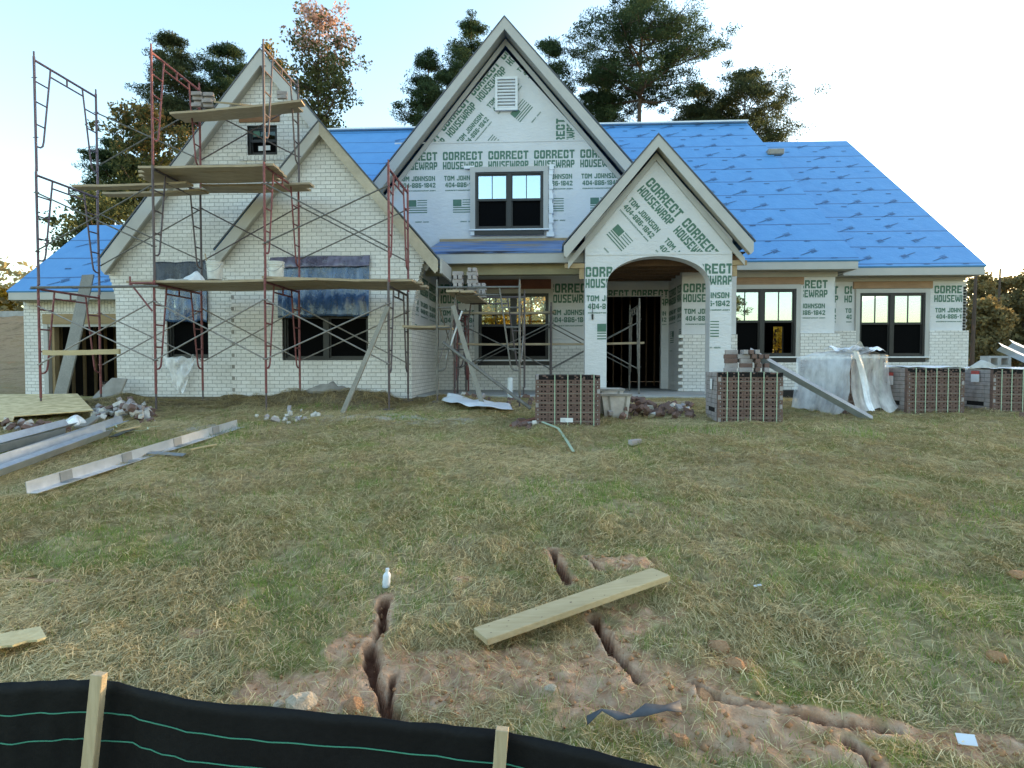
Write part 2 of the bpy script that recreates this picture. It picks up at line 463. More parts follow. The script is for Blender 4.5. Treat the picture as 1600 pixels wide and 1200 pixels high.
def glass_mat(name, tint, refl):
    """coated window glass: part mirror of the sky, part clear"""
    m = bpy.data.materials.new(name); m.use_nodes = True; nt = m.node_tree; nt.nodes.clear()
    out = nt.nodes.new('ShaderNodeOutputMaterial'); mx = nt.nodes.new('ShaderNodeMixShader')
    g = nt.nodes.new('ShaderNodeBsdfGlossy'); g.inputs['Roughness'].default_value = .015; g.inputs['Color'].default_value = (*tint, 1)
    tr = nt.nodes.new('ShaderNodeBsdfTransparent'); tr.inputs[0].default_value = (.80, .84, .80, 1)
    n = noise(nt, 1.2, 2, objco(nt)); b = nt.nodes.new('ShaderNodeBump'); b.inputs['Strength'].default_value = .05; b.inputs['Distance'].default_value = .02
    nt.links.new(n.outputs[0], b.inputs['Height']); nt.links.new(b.outputs[0], g.inputs['Normal'])
    mx.inputs[0].default_value = refl
    nt.links.new(tr.outputs[0], mx.inputs[1]); nt.links.new(g.outputs[0], mx.inputs[2]); nt.links.new(mx.outputs[0], out.inputs[0])
    return m
M['glass_sky'] = glass_mat('coated_glass', (.74, .87, .95), .60)
M['glass_clear'] = glass_mat('clear_glass', (.9, 1, .95), .035)
M['screen'] = pm('dark_insect_screen', (.004, .004, .0045), (.006, .006, .006), 60, .9, 0, spec=.03)
def leaf_mat(name, c1, c2, trans=.35):
    m = bpy.data.materials.new(name); m.use_nodes = True; nt = m.node_tree; nt.nodes.clear()
    out = nt.nodes.new('ShaderNodeOutputMaterial'); mx = nt.nodes.new('ShaderNodeMixShader')
    d = nt.nodes.new('ShaderNodeBsdfDiffuse'); t = nt.nodes.new('ShaderNodeBsdfTranslucent')
    a = nt.nodes.new('ShaderNodeAttribute'); a.attribute_name = 'tint'
    r = ramp(nt, a.outputs['Fac'], [(0, c1), (1, c2)])
    nt.links.new(r.outputs[0], d.inputs[0]); nt.links.new(r.outputs[0], t.inputs[0])
    mx.inputs[0].default_value = trans
    nt.links.new(d.outputs[0], mx.inputs[1]); nt.links.new(t.outputs[0], mx.inputs[2]); nt.links.new(mx.outputs[0], out.inputs[0])
    return m
M['bark'] = pm('pine_bark', (.12, .085, .065), (.065, .048, .038), 3, .95, .6, stretch=(3, 3, .6), dist=.05)
M['needle'] = leaf_mat('pine_needles', (.030, .055, .028), (.085, .125, .062))
M['needle_warm'] = leaf_mat('dull_pine_needles', (.040, .058, .030), (.115, .135, .07))
M['gold'] = leaf_mat('golden_leaves', (.20, .14, .03), (.52, .36, .06), .5)
M['gold_dull'] = leaf_mat('dull_golden_leaves', (.15, .11, .045), (.40, .29, .12), .45)
M['wood_hazy'] = leaf_mat('backlit_wood_leaves', (.14, .13, .075), (.40, .34, .17), .55)  # haze and sun glare put into a brighter leaf colour
M['gold_bright'] = leaf_mat('bright_golden_leaves', (.42, .27, .04), (.85, .60, .10), .55)  # brighter gold for the maples, sunlight put into the colour
M['olive'] = leaf_mat('olive_leaves', (.05, .068, .03), (.16, .17, .075), .4)
M['pinkleaf'] = leaf_mat('pink_sunlit_leaves', (.34, .21, .17), (.66, .45, .38), .5)  # low sun on the tree's top put into the leaf colour
M['straw'] = leaf_mat('straw', (.33, .235, .10), (.93, .78, .47), .3)
M['grass'] = leaf_mat('grass_blades', (.11, .20, .04), (.28, .38, .10), .35)

# ================================================================== GROUND
def axis_pts(segs):
    out = []
    for a, b, st in segs:
        n = max(1, int(round((b - a) / st)))
        out += list(np.linspace(a, b, n, endpoint=False))
    out.append(segs[-1][1])
    return np.array(out)
gx = axis_pts([(-600, -120, 60), (-120, -40, 8), (-40, -15, 1.25), (-15, -4.5, .16), (-4.5, -2.2, .035), (-2.2, -1.3, .03), (-1.3, 1.3, .012), (1.3, 2.2, .022), (2.2, 4.5, .035), (4.5, 15, .16), (15, 40, 1.25), (40, 120, 8), (120, 600, 60)])
gy = axis_pts([(-200, -30, 34), (-30, -2, 2.5), (-2, 1.6, .3), (1.6, 2.3, .024), (2.3, 4.6, .013), (4.6, 5.6, .04), (5.6, 13, .085), (13, 30, .7), (30, 90, 4), (90, 900, 70)])
GX, GY = np.meshgrid(gx, gy)
GZ = height(GX, GY)
nx, ny = len(gx), len(gy)
gme = bpy.data.meshes.new('ground')
gv = np.stack([GX, GY, GZ], -1).reshape(-1, 3)
idx = np.arange(nx * ny).reshape(ny, nx)
quads = np.stack([idx[:-1, :-1], idx[:-1, 1:], idx[1:, 1:], idx[1:, :-1]], -1).reshape(-1, 4)
def fill_mesh(me, verts, faces):
    nf, k = faces.shape
    me.vertices.add(len(verts)); me.vertices.foreach_set('co', verts.astype(np.float32).ravel())
    me.loops.add(nf * k); me.loops.foreach_set('vertex_index', faces.astype(np.int32).ravel())
    me.polygons.add(nf)
    me.polygons.foreach_set('loop_start', (np.arange(nf) * k).astype(np.int32))
    me.polygons.foreach_set('loop_total', np.full(nf, k, np.int32))
    me.update(calc_edges=True)
fill_mesh(gme, gv, quads)
gme.polygons.foreach_set('use_smooth', [True] * len(gme.polygons))
ca = clay_mask(GX, GY)
at = gme.attributes.new('clay', 'FLOAT', 'POINT'); at.data.foreach_set('value', ca.astype(np.float32).ravel())
at = gme.attributes.new('gully_shade', 'FLOAT', 'POINT'); at.data.foreach_set('value', gully_shade_mask(GX, GY).astype(np.float32).ravel())
mul = sstep(GY, 10.4, 11.3) * (1 - sstep(GX, -1.7, -.7)) * sstep(GX, -9.6, -8.6) * (1 - sstep(GY, 13, 14))
at = gme.attributes.new('mulch', 'FLOAT', 'POINT'); at.data.foreach_set('value', mul.astype(np.float32).ravel())
mo = np.zeros_like(GX)
for p in MORTAR:
    d = ((GX - p.x) / .75) ** 2 + ((GY - p.y) / .32) ** 2 + 1.4 * (fbm(GX * 4, GY * 6, 31) - .5)
    mo = np.maximum(mo, 1 - sstep(d, .4, 1.1))
at = gme.attributes.new('spill', 'FLOAT', 'POINT'); at.data.foreach_set('value', mo.astype(np.float32).ravel())
m, nt, bs = nmat('yard_soil')
v = objco(nt)
n1 = noise(nt, 1.2, 6, v); n2 = noise(nt, 14, 6, v); n3 = noise(nt, 70, 3, v)
soil = ramp(nt, n2.outputs[0], [(.25, (.18, .135, .065)), (.55, (.40, .31, .17)), (.8, (.60, .49, .29))])
grassy = ramp(nt, n1.outputs[0], [(.42, (1, 1, 1)), (.62, (.62, .80, .42))])
c = mixc(nt, .8, soil.outputs[0], grassy.outputs[0], 'MULTIPLY')
clayc = ramp(nt, n2.outputs[0], [(.2, (.31, .15, .078)), (.5, (.52, .31, .19)), (.8, (.68, .48, .33))])
def attr(nt, nme):
    a = nt.nodes.new('ShaderNodeAttribute'); a.attribute_name = nme; return a.outputs['Fac']
c = mixc(nt, attr(nt, 'clay'), c, clayc.outputs[0])
shadec = ramp(nt, n2.outputs[0], [(.3, (.13, .05, .028)), (.7, (.24, .11, .065))])  # dark red soil in the gullies, their shade painted into the colour
c = mixc(nt, attr(nt, 'gully_shade'), c, shadec.outputs[0])
mulc = ramp(nt, n2.outputs[0], [(.3, (.085, .06, .033)), (.7, (.19, .14, .08))])
c = mixc(nt, math_(nt, 'MULTIPLY', attr(nt, 'mulch'), .85), c, mulc.outputs[0])
spc = ramp(nt, n2.outputs[0], [(.3, (.34, .30, .25)), (.7, (.56, .53, .48))])
spf = math_(nt, 'MULTIPLY', attr(nt, 'spill'), ramp(nt, noise(nt, 6, 5, v).outputs[0], [(.42, (0, 0, 0)), (.56, (1, 1, 1))]).outputs[0])
c = mixc(nt, spf, c, spc.outputs[0])
# bare graded bank beyond the left of the house
sp = nt.nodes.new('ShaderNodeSeparateXYZ'); nt.links.new(v, sp.inputs[0])
bk = nt.nodes.new('ShaderNodeMapRange'); bk.inputs[1].default_value = 13; bk.inputs[2].default_value = 17
nt.links.new(sp.outputs['Y'], bk.inputs[0])
bankc = ramp(nt, noise(nt, 1.1, 8, objco(nt, (1, 1, 1)), .75).outputs[0], [(.36, (.20, .135, .07)), (.5, (.38, .25, .145)), (.58, (.28, .195, .10)), (.66, (.46, .22, .12))])
c = mixc(nt, bk.outputs[0], c, bankc.outputs[0])
nt.links.new(c, bs.inputs['Base Color']); bs.inputs['Roughness'].default_value = .95; bs.inputs['Specular IOR Level'].default_value = .15
bump(nt, bs, math_(nt, 'ADD', n2.outputs[0], math_(nt, 'MULTIPLY', n3.outputs[0], .4)), .8, .03)
gme.materials.append(m)
ground = bpy.data.objects.new('ground', gme); COL.objects.link(ground); ground['kind'] = 'structure'

# ================================================================== STRAW AND GRASS
def green_mask(X, Y):
    g = fbm(X * .9 + 3, Y * .9, 41, 4)
    side = .05 * sstep(X, 1.0, 4.5) * (1 - sstep(Y, 6, 10)) + .02
    for px, py, r in [(830, 790, .9), (700, 770, .7), (480, 960, .7), (200, 870, .8), (400, 920, .6), (1190, 690, .6), (1420, 960, 1.2), (1560, 1000, 1.0),
                      (900, 760, .8), (1050, 950, .35), (1230, 1090, .4), (1010, 1000, .3), (520, 985, .3), (800, 1010, .3), (60, 870, .5), (1120, 1010, .4), (960, 1160, .3)]:
        p = G0(px, py)
        side = side + .17 * np.exp(-(((X - p.x) / r) ** 2 + ((Y - p.y) / (r * .7)) ** 2))
    return sstep(g + side, .60, .78)
def scatter(bands):
    xs, ys, ss = [], [], []
    for y0, y1, dens, sc in bands:
        area_n = int(dens * (y1 - y0) * (2 * (.95 * (y0 + y1) / 2 + .6)))
        y = RNG.uniform(y0, y1, area_n); hw = .95 * y + .6
        x = RNG.uniform(-1, 1, area_n) * hw - .052 * y
        xs.append(x); ys.append(y); ss.append(np.full(area_n, sc))
    return np.concatenate(xs), np.concatenate(ys), np.concatenate(ss)
X, Y, S = scatter([(2.1, 3.2, 8200, .8), (3.2, 4.6, 6400, .85), (4.6, 7.0, 3900, .95), (7.0, 10.0, 2300, 1.2), (10.0, 12.5, 1400, 1.5), (12.5, 14.5, 250, 1.6)])
cm = clay_mask(X, Y); gm = green_mask(X, Y)
clump = fbm(X * 3.2, Y * 3.2, 51, 3)
keep = RNG.random(len(X)) < (1 - .74 * cm) * (1 - .62 * gm) * np.clip(.45 + 1.6 * (clump - .25), .3, 1.0)
keep &= gully_shade_mask(X, Y, 1.3, .03) < .3
keep &= ~((Y > 12.3) & (X < -1.2)) & ~((Y > 12.9) & (X < 13))
X, Y, S, clump = X[keep], Y[keep], S[keep], clump[keep]
n = len(X)
L = RNG.uniform(.035, .14, n) * S; Wd = RNG.uniform(.002, .0046, n) * (.4 + .6 * S)
ang = RNG.normal(0, 1, n) * 1.1 + 5.5 * fbm(X * 1.1, Y * 1.1, 61, 2)
dx, dy = np.cos(ang), np.sin(ang)
lift = RNG.uniform(.002, .030, n) * S * np.clip(clump * 1.6, .3, 1.4)
tilt = RNG.normal(0, .16, n)
bend = RNG.normal(0, .25, n)
def strip(X, Y, dx, dy, L, Wd, z0, tilt, bend):
    pts = []
    for k in (-.5, 0, .5):
        ox = X + dx * L * k - dy * bend * L * (.25 - k * k); oy = Y + dy * L * k + dx * bend * L * (.25 - k * k)
        zz = height(ox, oy) + z0 + tilt * L * k + .02 * (.25 - k * k)
        zz = np.maximum(zz, height(ox, oy) + .003)
        pts.append((ox - dy * Wd * .5, oy + dx * Wd * .5, zz + Wd * .3)); pts.append((ox + dy * Wd * .5, oy - dx * Wd * .5, zz))
    V = np.stack([np.stack(p, -1) for p in pts], 1)
    b = np.arange(len(X))[:, None] * 6
    F = np.concatenate([b + np.array([0, 1, 3, 2]), b + np.array([2, 3, 5, 4])], 0)
    return V.reshape(-1, 3), F
V, F = strip(X, Y, dx, dy, L, Wd, lift, tilt, bend)
sme = bpy.data.meshes.new('straw_mulch'); fill_mesh(sme, V, F)
mul = sstep(Y, 10.4, 11.3) * (1 - sstep(X, -1.7, -.7)) * sstep(X, -9.6, -8.6)
tint = np.clip(RNG.beta(1.3, 1.7, n) * (.75 + .5 * (fbm(X * .8, Y * .8, 71) - .2)) * (1 - .5 * mul), 0, 1)
at = sme.attributes.new('tint', 'FLOAT', 'POINT'); at.data.foreach_set('value', np.repeat(tint, 6).astype(np.float32))
sme.materials.append(M['straw'])
so = bpy.data.objects.new('straw_mulch', sme); COL.objects.link(so)
tag(so, 'loose pale straw strewn over the whole front yard', 'straw', kind='stuff')
X, Y, S = scatter([(2.1, 3.4, 6500, .8), (3.4, 5.0, 5000, .9), (5.0, 8.0, 2300, 1.2), (8.0, 12.0, 700, 1.8)])
gm = green_mask(X, Y); cm = clay_mask(X, Y)
keep = RNG.random(len(X)) < np.clip(np.where(Y > 6, .09, .15) + .80 * gm, 0, 1) * (1 - .9 * cm) * np.clip(.2 + 1.8 * (fbm(X * 6, Y * 6, 81) - .25), 0, 1)
keep &= ~((Y > 11.0) & (X < -1.2)) & (gully_shade_mask(X, Y, 1.3, .02) < .3)
X, Y, S = X[keep], Y[keep], S[keep]; n = len(X)
H = RNG.uniform(.02, .065, n) * S; a = RNG.uniform(0, 6.283, n); wv = .0022 * S
lx, ly = RNG.normal(0, .45, n) * H, RNG.normal(0, .45, n) * H
z0 = height(X, Y)
V = np.stack([np.stack([X - np.cos(a) * wv, Y - np.sin(a) * wv, z0 - .005], -1), np.stack([X + np.cos(a) * wv, Y + np.sin(a) * wv, z0 - .005], -1),
              np.stack([X + lx, Y + ly, z0 + H], -1)], 1).reshape(-1, 3)
F = (np.arange(n)[:, None] * 3 + np.array([0, 1, 2]))
bme = bpy.data.meshes.new('young_grass'); fill_mesh(bme, V, F)
at = bme.attributes.new('tint', 'FLOAT', 'POINT'); at.data.foreach_set('value', np.repeat(RNG.random(n), 3).astype(np.float32))
bme.materials.append(M['grass'])
bo = bpy.data.objects.new('young_grass', bme); COL.objects.link(bo)
tag(bo, 'patches of short green grass sprouting through the straw', 'grass', kind='stuff')

# ================================================================== HOUSE
FLOOR = 1.0
YA, YB, YG, YC, YE, YH, YDW, YF2, YF3 = 12.6, 12.95, 14.6, 15.9, 13.35, 15.2, 16.8, 16.5, 17.5
house = thing('house', 'white brick house under construction with green lettered housewrap, blue roof underlayment and steep gables', 'house', (0, 16, FLOOR))
def wall(name, outer, Y, holes=(), thick=.2, mat=None, parent=house, z_extra=()):
    """flat wall facing the camera: outer and holes are (x,z) loops"""
    bm = bmesh.new(); es = []
    for loop in [outer] + list(holes):
        vs = [bm.verts.new((p[0], Y, p[1])) for p in loop]
        es += [bm.edges.new((vs[i], vs[(i + 1) % len(vs)])) for i in range(len(vs))]
    bmesh.ops.triangle_fill(bm, use_beauty=True, use_dissolve=False, edges=es)
    r = bmesh.ops.extrude_face_region(bm, geom=bm.faces[:])
    bmesh.ops.translate(bm, verts=[g for g in r['geom'] if isinstance(g, bmesh.types.BMVert)], vec=(0, thick, 0))
    bmesh.ops.recalc_face_normals(bm, faces=bm.faces)
    off = WL[parent.name]
    bmesh.ops.translate(bm, verts=bm.verts, vec=-off)
    me = bpy.data.meshes.new(name); bm.to_mesh(me); bm.free()
    me.materials.append(mat or M['brick'])
    o = bpy.data.objects.new(name, me); COL.objects.link(o); o.parent = parent; WL[o.name] = off
    return o
def xz(px, py, Y):
    p = W(px, py, Y); return (p.x, p.z)
def rloop(r):
    x0, x1, z0, z1 = r
    return [(x0, z0), (x1, z0), (x1, z1), (x0, z1)]
def part(name, mb, mat, parent=house, **k): return mb.build(name, mat, parent, **k)

# ---- printed lettering of the housewrap -------------------------------------------------
GL = {
'C': '.####. ###### ##..## ##..## ##.... ##..## ##..## ###### .####.', 'O': '.####. ###### ##..## ##..## ##..## ##..## ##..## ###### .####.',
'R': '#####. ###### ##..## ##..## #####. #####. ##..## ##..## ##..##', 'E': '###### ###### ##.... ##.... #####. ##.... ##.... ###### ######',
'T': '###### ###### ..##.. ..##.. ..##.. ..##.. ..##.. ..##.. ..##..', 'H': '##..## ##..## ##..## ##..## ###### ###### ##..## ##..## ##..##',
'U': '##..## ##..## ##..## ##..## ##..## ##..## ##..## ###### .####.', 'S': '.##### ###### ##.... ###... .####. ...### ....## ###### #####.',
'W': '##..#..## ##..#..## ##..#..## ##.###.## ##.###.## ##.###.## ######### .###.###. .##...##.', 'A': '.####. ###### ##..## ##..## ##..## ###### ###### ##..## ##..##',
'P': '#####. ###### ##..## ##..## ###### #####. ##.... ##.... ##....', 'M': '##....## ###..### ######## ######## ##.##.## ##.##.## ##....## ##....## ##....##',
'J': '....## ....## ....## ....## ....## ....## ##..## ###### .####.', 'N': '##...## ###..## ###..## ####.## ##.#### ##..### ##..### ##...## ##...##',
'0': '.####. ###### ##..## ##..## ##..## ##..## ##..## ###### .####.', '1': '..## .### #### ..## ..## ..## ..## ..## ..##',
'2': '.####. ###### ##..## ....## ...##. ..##.. .##... ###### ######', '4': '...##. ..###. .####. .#.##. ##.##. ###### ###### ...##. ...##.',
'6': '.####. ###### ##.... #####. ###### ##..## ##..## ###### .####.', '8': '.####. ###### ##..## ##..## .####. ###### ##..## ###### .####.',
'-': '... ... ... ... ### ### ... ... ...', '.': '.. .. .. .. .. .. .. ## ##', ' ': '... ... ... ... ... ... ... ... ...'}
ROUND = set('CORUSPJ0268')
def text_tris(s, w, h, x=0, z=0, bold=0):
    """heavy condensed block capitals, cell by cell with bevelled outer corners, scaled to w by h"""
    vs, fs = [], []; cx = 0
    for ch in s:
        rows = GL[ch].split(); n = len(rows[0])
        on = lambda i, j: 0 <= i < n and 0 <= j < 9 and rows[j][i] == '#'
        for j in range(9):
            i = 0
            while i < n:
                if not on(i, j): i += 1; continue
                e = i
                while on(e + 1, j): e += 1
                x0, x1, z0, z1 = cx + i, cx + e + 1, -(j + 1), -j
                k = len(vs); vs += [(x0, z0), (x1, z0), (x1, z1), (x0, z1)]; fs.append((k, k + 1, k + 2, k + 3))
                if ch in ROUND:      # fill the stepped outer corners to a slope
                    for (ci, di) in ((i - 1, 1), (e + 1, -1)):
                        if 0 <= ci < n and not on(ci, j) and j in (0, 8):
                            jj = 1 if j == 0 else 7
                            if on(ci, jj):
                                zi = -1 if j == 0 else -8; zo = 0 if j == 0 else -9
                                k = len(vs); xi = cx + ci + (1 if di == 1 else 0); xo = cx + ci + (0 if di == 1 else 1)
                                vs += [(xi, zi), (xi, zo), (xo, zi)]; fs.append((k, k + 1, k + 2))
                i = e + 1
        cx += n + 1
    cx -= 1
    vs = np.array(vs, float) * np.array([w / cx, h / 9.0]) + np.array([x, z + h])
    return vs, fs
def rect_tris(x0, z0, x1, z1): return np.array([(x0, z0), (x1, z0), (x1, z1), (x0, z1)]), [(0, 1, 2, 3)]
WRAP_UNIT = [text_tris('CORRECT', 1.03, .215, 0, -.215, .062), text_tris('HOUSEWRAP', 1.03, .195, 0, -.45, .055), text_tris('TOM JOHNSON', .94, .125, .03, -.735, .045),
             text_tris('404-886-1842', .92, .12, .06, -.905, .045), text_tris('CORRECTHOUSEWRAP.COM', .92, .03, .06, -1.0, .02)]
FLAG = [rect_tris(0, -.17, .22, 0)] + [rect_tris(.245, -.02 - k * .06, .50, .0 - k * .06) for k in range(3)] + [rect_tris(0, -.215 - k * .06, .50, -.19 - k * .06) for k in range(3)]
for vs_, fs_ in FLAG: vs_ += np.array([.26, -1.22])
LOGO = [text_tris('CORRECT', .17, .03, .45, -1.80, 0), text_tris('HOUSE', .14, .03, .66, -1.80, 0)]
def clip_poly(bm, loop):
    """keep what lies inside the convex loop (u,v)"""
    c = Vector((sum(p[0] for p in loop) / len(loop), sum(p[1] for p in loop) / len(loop)))
    for i in range(len(loop)):
        a, b = Vector(loop[i]), Vector(loop[(i + 1) % len(loop)])
        nrm = Vector((-(b - a).y, (b - a).x)).normalized()
        if (c - a).dot(nrm) > 0: nrm = -nrm
        bmesh.ops.bisect_plane(bm, geom=bm.verts[:] + bm.edges[:] + bm.faces[:], plane_co=(a.x, a.y, 0), plane_no=(nrm.x, nrm.y, 0), clear_outer=True)
def wrap_print(parent, blocks, clips, origin, U=(1, 0, 0), name='printed_lettering', mat=None, N=(0, -1, 0)):
    """blocks: list of (x, z, angle, scale, pieces) in the wall's own u,v; clips: convex loops"""
    out = MB()
    U = Vector(U); O = Vector(origin) + Vector(N) * .005
    for clip in clips:
        bm = bmesh.new()
        for (bx, bz, ang, sc, pieces) in blocks:
            ca_, sa_ = math.cos(ang), math.sin(ang)
            for vs_, fs_ in pieces:
                v_ = [bm.verts.new((bx + sc * (p[0] * ca_ - p[1] * sa_), bz + sc * (p[0] * sa_ + p[1] * ca_), 0)) for p in vs_]
                for f in fs_:
                    try: bm.faces.new([v_[i] for i in f])
                    except ValueError: pass
        clip_poly(bm, clip)
        bm.verts.index_update()
        out.add([O + U * v.co.x + Vector((0, 0, v.co.y)) for v in bm.verts], [[v.index for v in f.verts] for f in bm.faces])
        bm.free()
    if out.v: return out.build(name, mat or M['print'], parent)
def wrap_rows(x0, x1, ztop, pitch=1.175, sc=1.0, flag=True, logo=True):
    n = int((x1 - x0) / (pitch * sc)) + 2
    P = WRAP_UNIT + (FLAG if flag else []) + (LOGO if logo else [])
    return [(x0 + k * pitch * sc, ztop, 0, sc, P) for k in range(-1, n)]

# ---- window: black frame with two sashes side by side ------------------------------------
def window(r, Y, parent=house, upper='glass_sky', lower='screen', n=2, casing=.10, label=None, sill=True, clear_lower=()):
    x0, x1, z0, z1 = r
    b = MB(); c = casing
    b.box(x0 - c, x0, Y - .05, Y + .08, z0, z1 + c); b.box(x1, x1 + c, Y - .05, Y + .08, z0, z1 + c); b.box(x0, x1, Y - .05, Y + .08, z1, z1 + c)
    win = b.build('window', M['trim'], parent)
    if label: win['label'] = label
    t = .05; zm = z0 + (z1 - z0) * .52
    fr = MB()
    fr.box(x0, x0 + t, Y - .02, Y + .10, z0, z1); fr.box(x1 - t, x1, Y - .02, Y + .10, z0, z1)
    fr.box(x0 + t, x1 - t, Y - .02, Y + .10, z1 - t, z1); fr.box(x0 + t, x1 - t, Y - .02, Y + .10, z0, z0 + t)
    w = (x1 - x0) / n
    for k in range(1, n): fr.box(x0 + k * w - .055, x0 + k * w + .055, Y - .015, Y + .095, z0 + t, z1 - t)
    up, lo = MB(), MB()
    cl = MB()
    for k in range(n):
        a = x0 + k * w + (t if k == 0 else .055); e = x0 + (k + 1) * w - (t if k == n - 1 else .055)
        fr.box(a, e, Y, Y + .07, zm - .03, zm + .03)
        fr.box(a, a + .03, Y + .005, Y + .065, zm + .03, z1 - t); fr.box(e - .03, e, Y + .005, Y + .065, zm + .03, z1 - t)
        fr.box(a + .03, e - .03, Y + .005, Y + .065, z1 - t - .03, z1 - t)
        fr.box((a + e) / 2 - .011, (a + e) / 2 + .011, Y + .01, Y + .05, zm + .03, z1 - t - .03)
        fr.box(a, a + .03, Y + .03, Y + .085, z0 + t, zm - .03); fr.box(e - .03, e, Y + .03, Y + .085, z0 + t, zm - .03)
        fr.box(a + .03, e - .03, Y + .03, Y + .085, z0 + t, z0 + t + .04)
        up.box(a + .03, e - .03, Y + .028, Y + .034, zm + .03, z1 - t - .03)
        (cl if k in clear_lower else lo).box(a + .03, e - .03, Y + .055, Y + .058, z0 + t + .04, zm - .03)
    fr.build('frame', M['bronze'], win)
    up.build('upper_pane', M[upper], win)
    if lo.v: lo.build('lower_screen', M[lower], win)
    if sill:
        s = MB(); s.box(x0 - c - .02, x1 + c + .02, Y - .09, Y - .02, z0 - .035, z0 - .002); s.build('sill', M['whitevinyl'], win)
        s = MB(); s.box(x0 - .02, x1 + .02, Y - .06, Y - .03, z0 - .15, z0 - .04); s.build('flashing', M['blackflash'], win)
    return win
# ---- gable roof: two slopes, rake boards, soffit ------------------------------------------
def gable(apex, left, right, Y0, Y1, width=.30, wallY=None, rake_mats=('trim', 'trim'), frieze=True, drop=0, split=None):
    """apex,left,right: (x,z) of the top edge of the rake boards at Y0"""
    for (e, mname) in ((left, rake_mats[0]), (right, rake_mats[1])):
        dx, dz = e[0] - apex[0], e[1] - apex[1]; sl = math.hypot(dx, dz); v = width * sl / abs(dx)
        s = 1 if dx > 0 else -1
        rb = MB(); rb.prism([apex, e, (e[0], e[1] - v * .75), (e[0] - s * v * .22, e[1] - v), (apex[0], apex[1] - v)], Y0, Y0 + .045)
        part('rake_board', rb, M[mname])
        t = .06 * sl / abs(dx)
        t = .02 * sl / abs(dx)
        r = MB(); r.prism([(apex[0], apex[1] + t), (e[0] + s * .03, e[1] + t), (e[0] + s * .03, e[1] + .004), (apex[0], apex[1] + .004)], Y0 + .012, split if split and s > 0 else Y1)
        if split and s > 0:
            k_ = .72; e2 = (apex[0] + (e[0] - apex[0]) * k_, apex[1] + (e[1] - apex[1]) * k_)
            r.prism([(apex[0], apex[1] + t), (e2[0], e2[1] + t), (e2[0], e2[1] + .004), (apex[0], apex[1] + .004)], split, Y1)
        r.v = [(x_, y_, z_ - (drop * (y_ - Y0) / (Y1 - Y0) if y_ > Y0 + 1 else 0)) for x_, y_, z_ in r.v]
        if split and s > 0:
            fb = MB(); fb.box(e[0] + .034, e[0] + .075, Y0 + .05, split, e[1] - .26, e[1] + t + .012); part('side_fascia', fb, M['trim'])
        rf = part('roof', r, M['roof'])
        r = MB(); r.prism([(apex[0], apex[1] + t + .006), (e[0] + s * .035, e[1] + t + .006), (e[0] + s * .035, e[1] - .002), (apex[0], apex[1] - .002)], Y0 - .012, Y0 + .008); r.build('drip_edge', M['drip'], rf)
        if wallY:
            sf = MB(); k = v - .06
            sf.prism([(apex[0], apex[1] - k), (e[0] - s * .02, e[1] - k), (e[0] - s * .02, e[1] - k - .03), (apex[0], apex[1] - k - .03)], Y0 + .05, wallY - .005)
            part('soffit', sf, M['soffit'])
            if not frieze: continue
            fz = MB(); f = v + .03
            fz.prism([(apex[0], apex[1] - f), (e[0] - s * .10, e[1] - f), (e[0] - s * .10, e[1] - f - .16), (apex[0], apex[1] - f - .16)], wallY - .05, wallY - .006)
            part('frieze_board', fz, M['trim'])

BASE = FLOOR - .75
# ---- front brick gable (A) ----
Y0 = 12.38
aA, lA, rA = xz(498, 189, Y0), xz(336, 391, Y0), xz(684, 406, Y0)
gable(aA, lA, rA, Y0, 17.5, .175, YA + .05, ('trim', 'lumber_trim'), False, .5, 13.72)
xl, xr = W(363, 560, YA).x, W(643, 560, YA).x
win1 = RECT(440, 404, 575, 565, YA)
win1 = (win1[0], win1[1], W(507, 563, YA).z, W(507, 432, YA).z)
def slope_z(a, e, x): return a[1] + (e[1] - a[1]) * (x - a[0]) / (e[0] - a[0])
drop = .30
def under(a, e, x, d): return slope_z(a, e, x) - d
# right edge with flared courses under the rake
cs = .081
edge = []
zc = W(643, 505, YA).z; zt = W(668, 392, YA).z
k = 0; x = xr
nC = int((zt - zc) / cs)
for i in range(nC):
    xx = xr + (W(668, 392, YA).x - xr) * (i / nC) ** 1.5
    edge += [(xx, zc + i * cs), (xx, zc + (i + 1) * cs)]
xe = edge[-1][0]
outer = [(xl, BASE), (xr, BASE)] + edge + [(xe + .02, under(aA, rA, xe + .02, .17)), (aA[0], aA[1] - .17), (xl - .25, under(aA, lA, xl - .25, .17)), (xl - .25, under(aA, lA, xl - .25, .22) - .12), (xl, under(aA, lA, xl - .25, .22) - .4)]
wA = wall('brick_wall', outer, YA, [rloop(win1)], .34)
for i in range(12):                         # brick returns left dark where the corner is still toothed
    z = FLOOR - .4 + i * .243
    bt = MB(); bt.box(xl - .012, xl + .05, YA - .004, YA + .02, z, z + .075); bt.build('toothing_brick', M['concrete_dark'], wA)
window(win1, YA + .10, label='wide twin window behind blue plastic film')
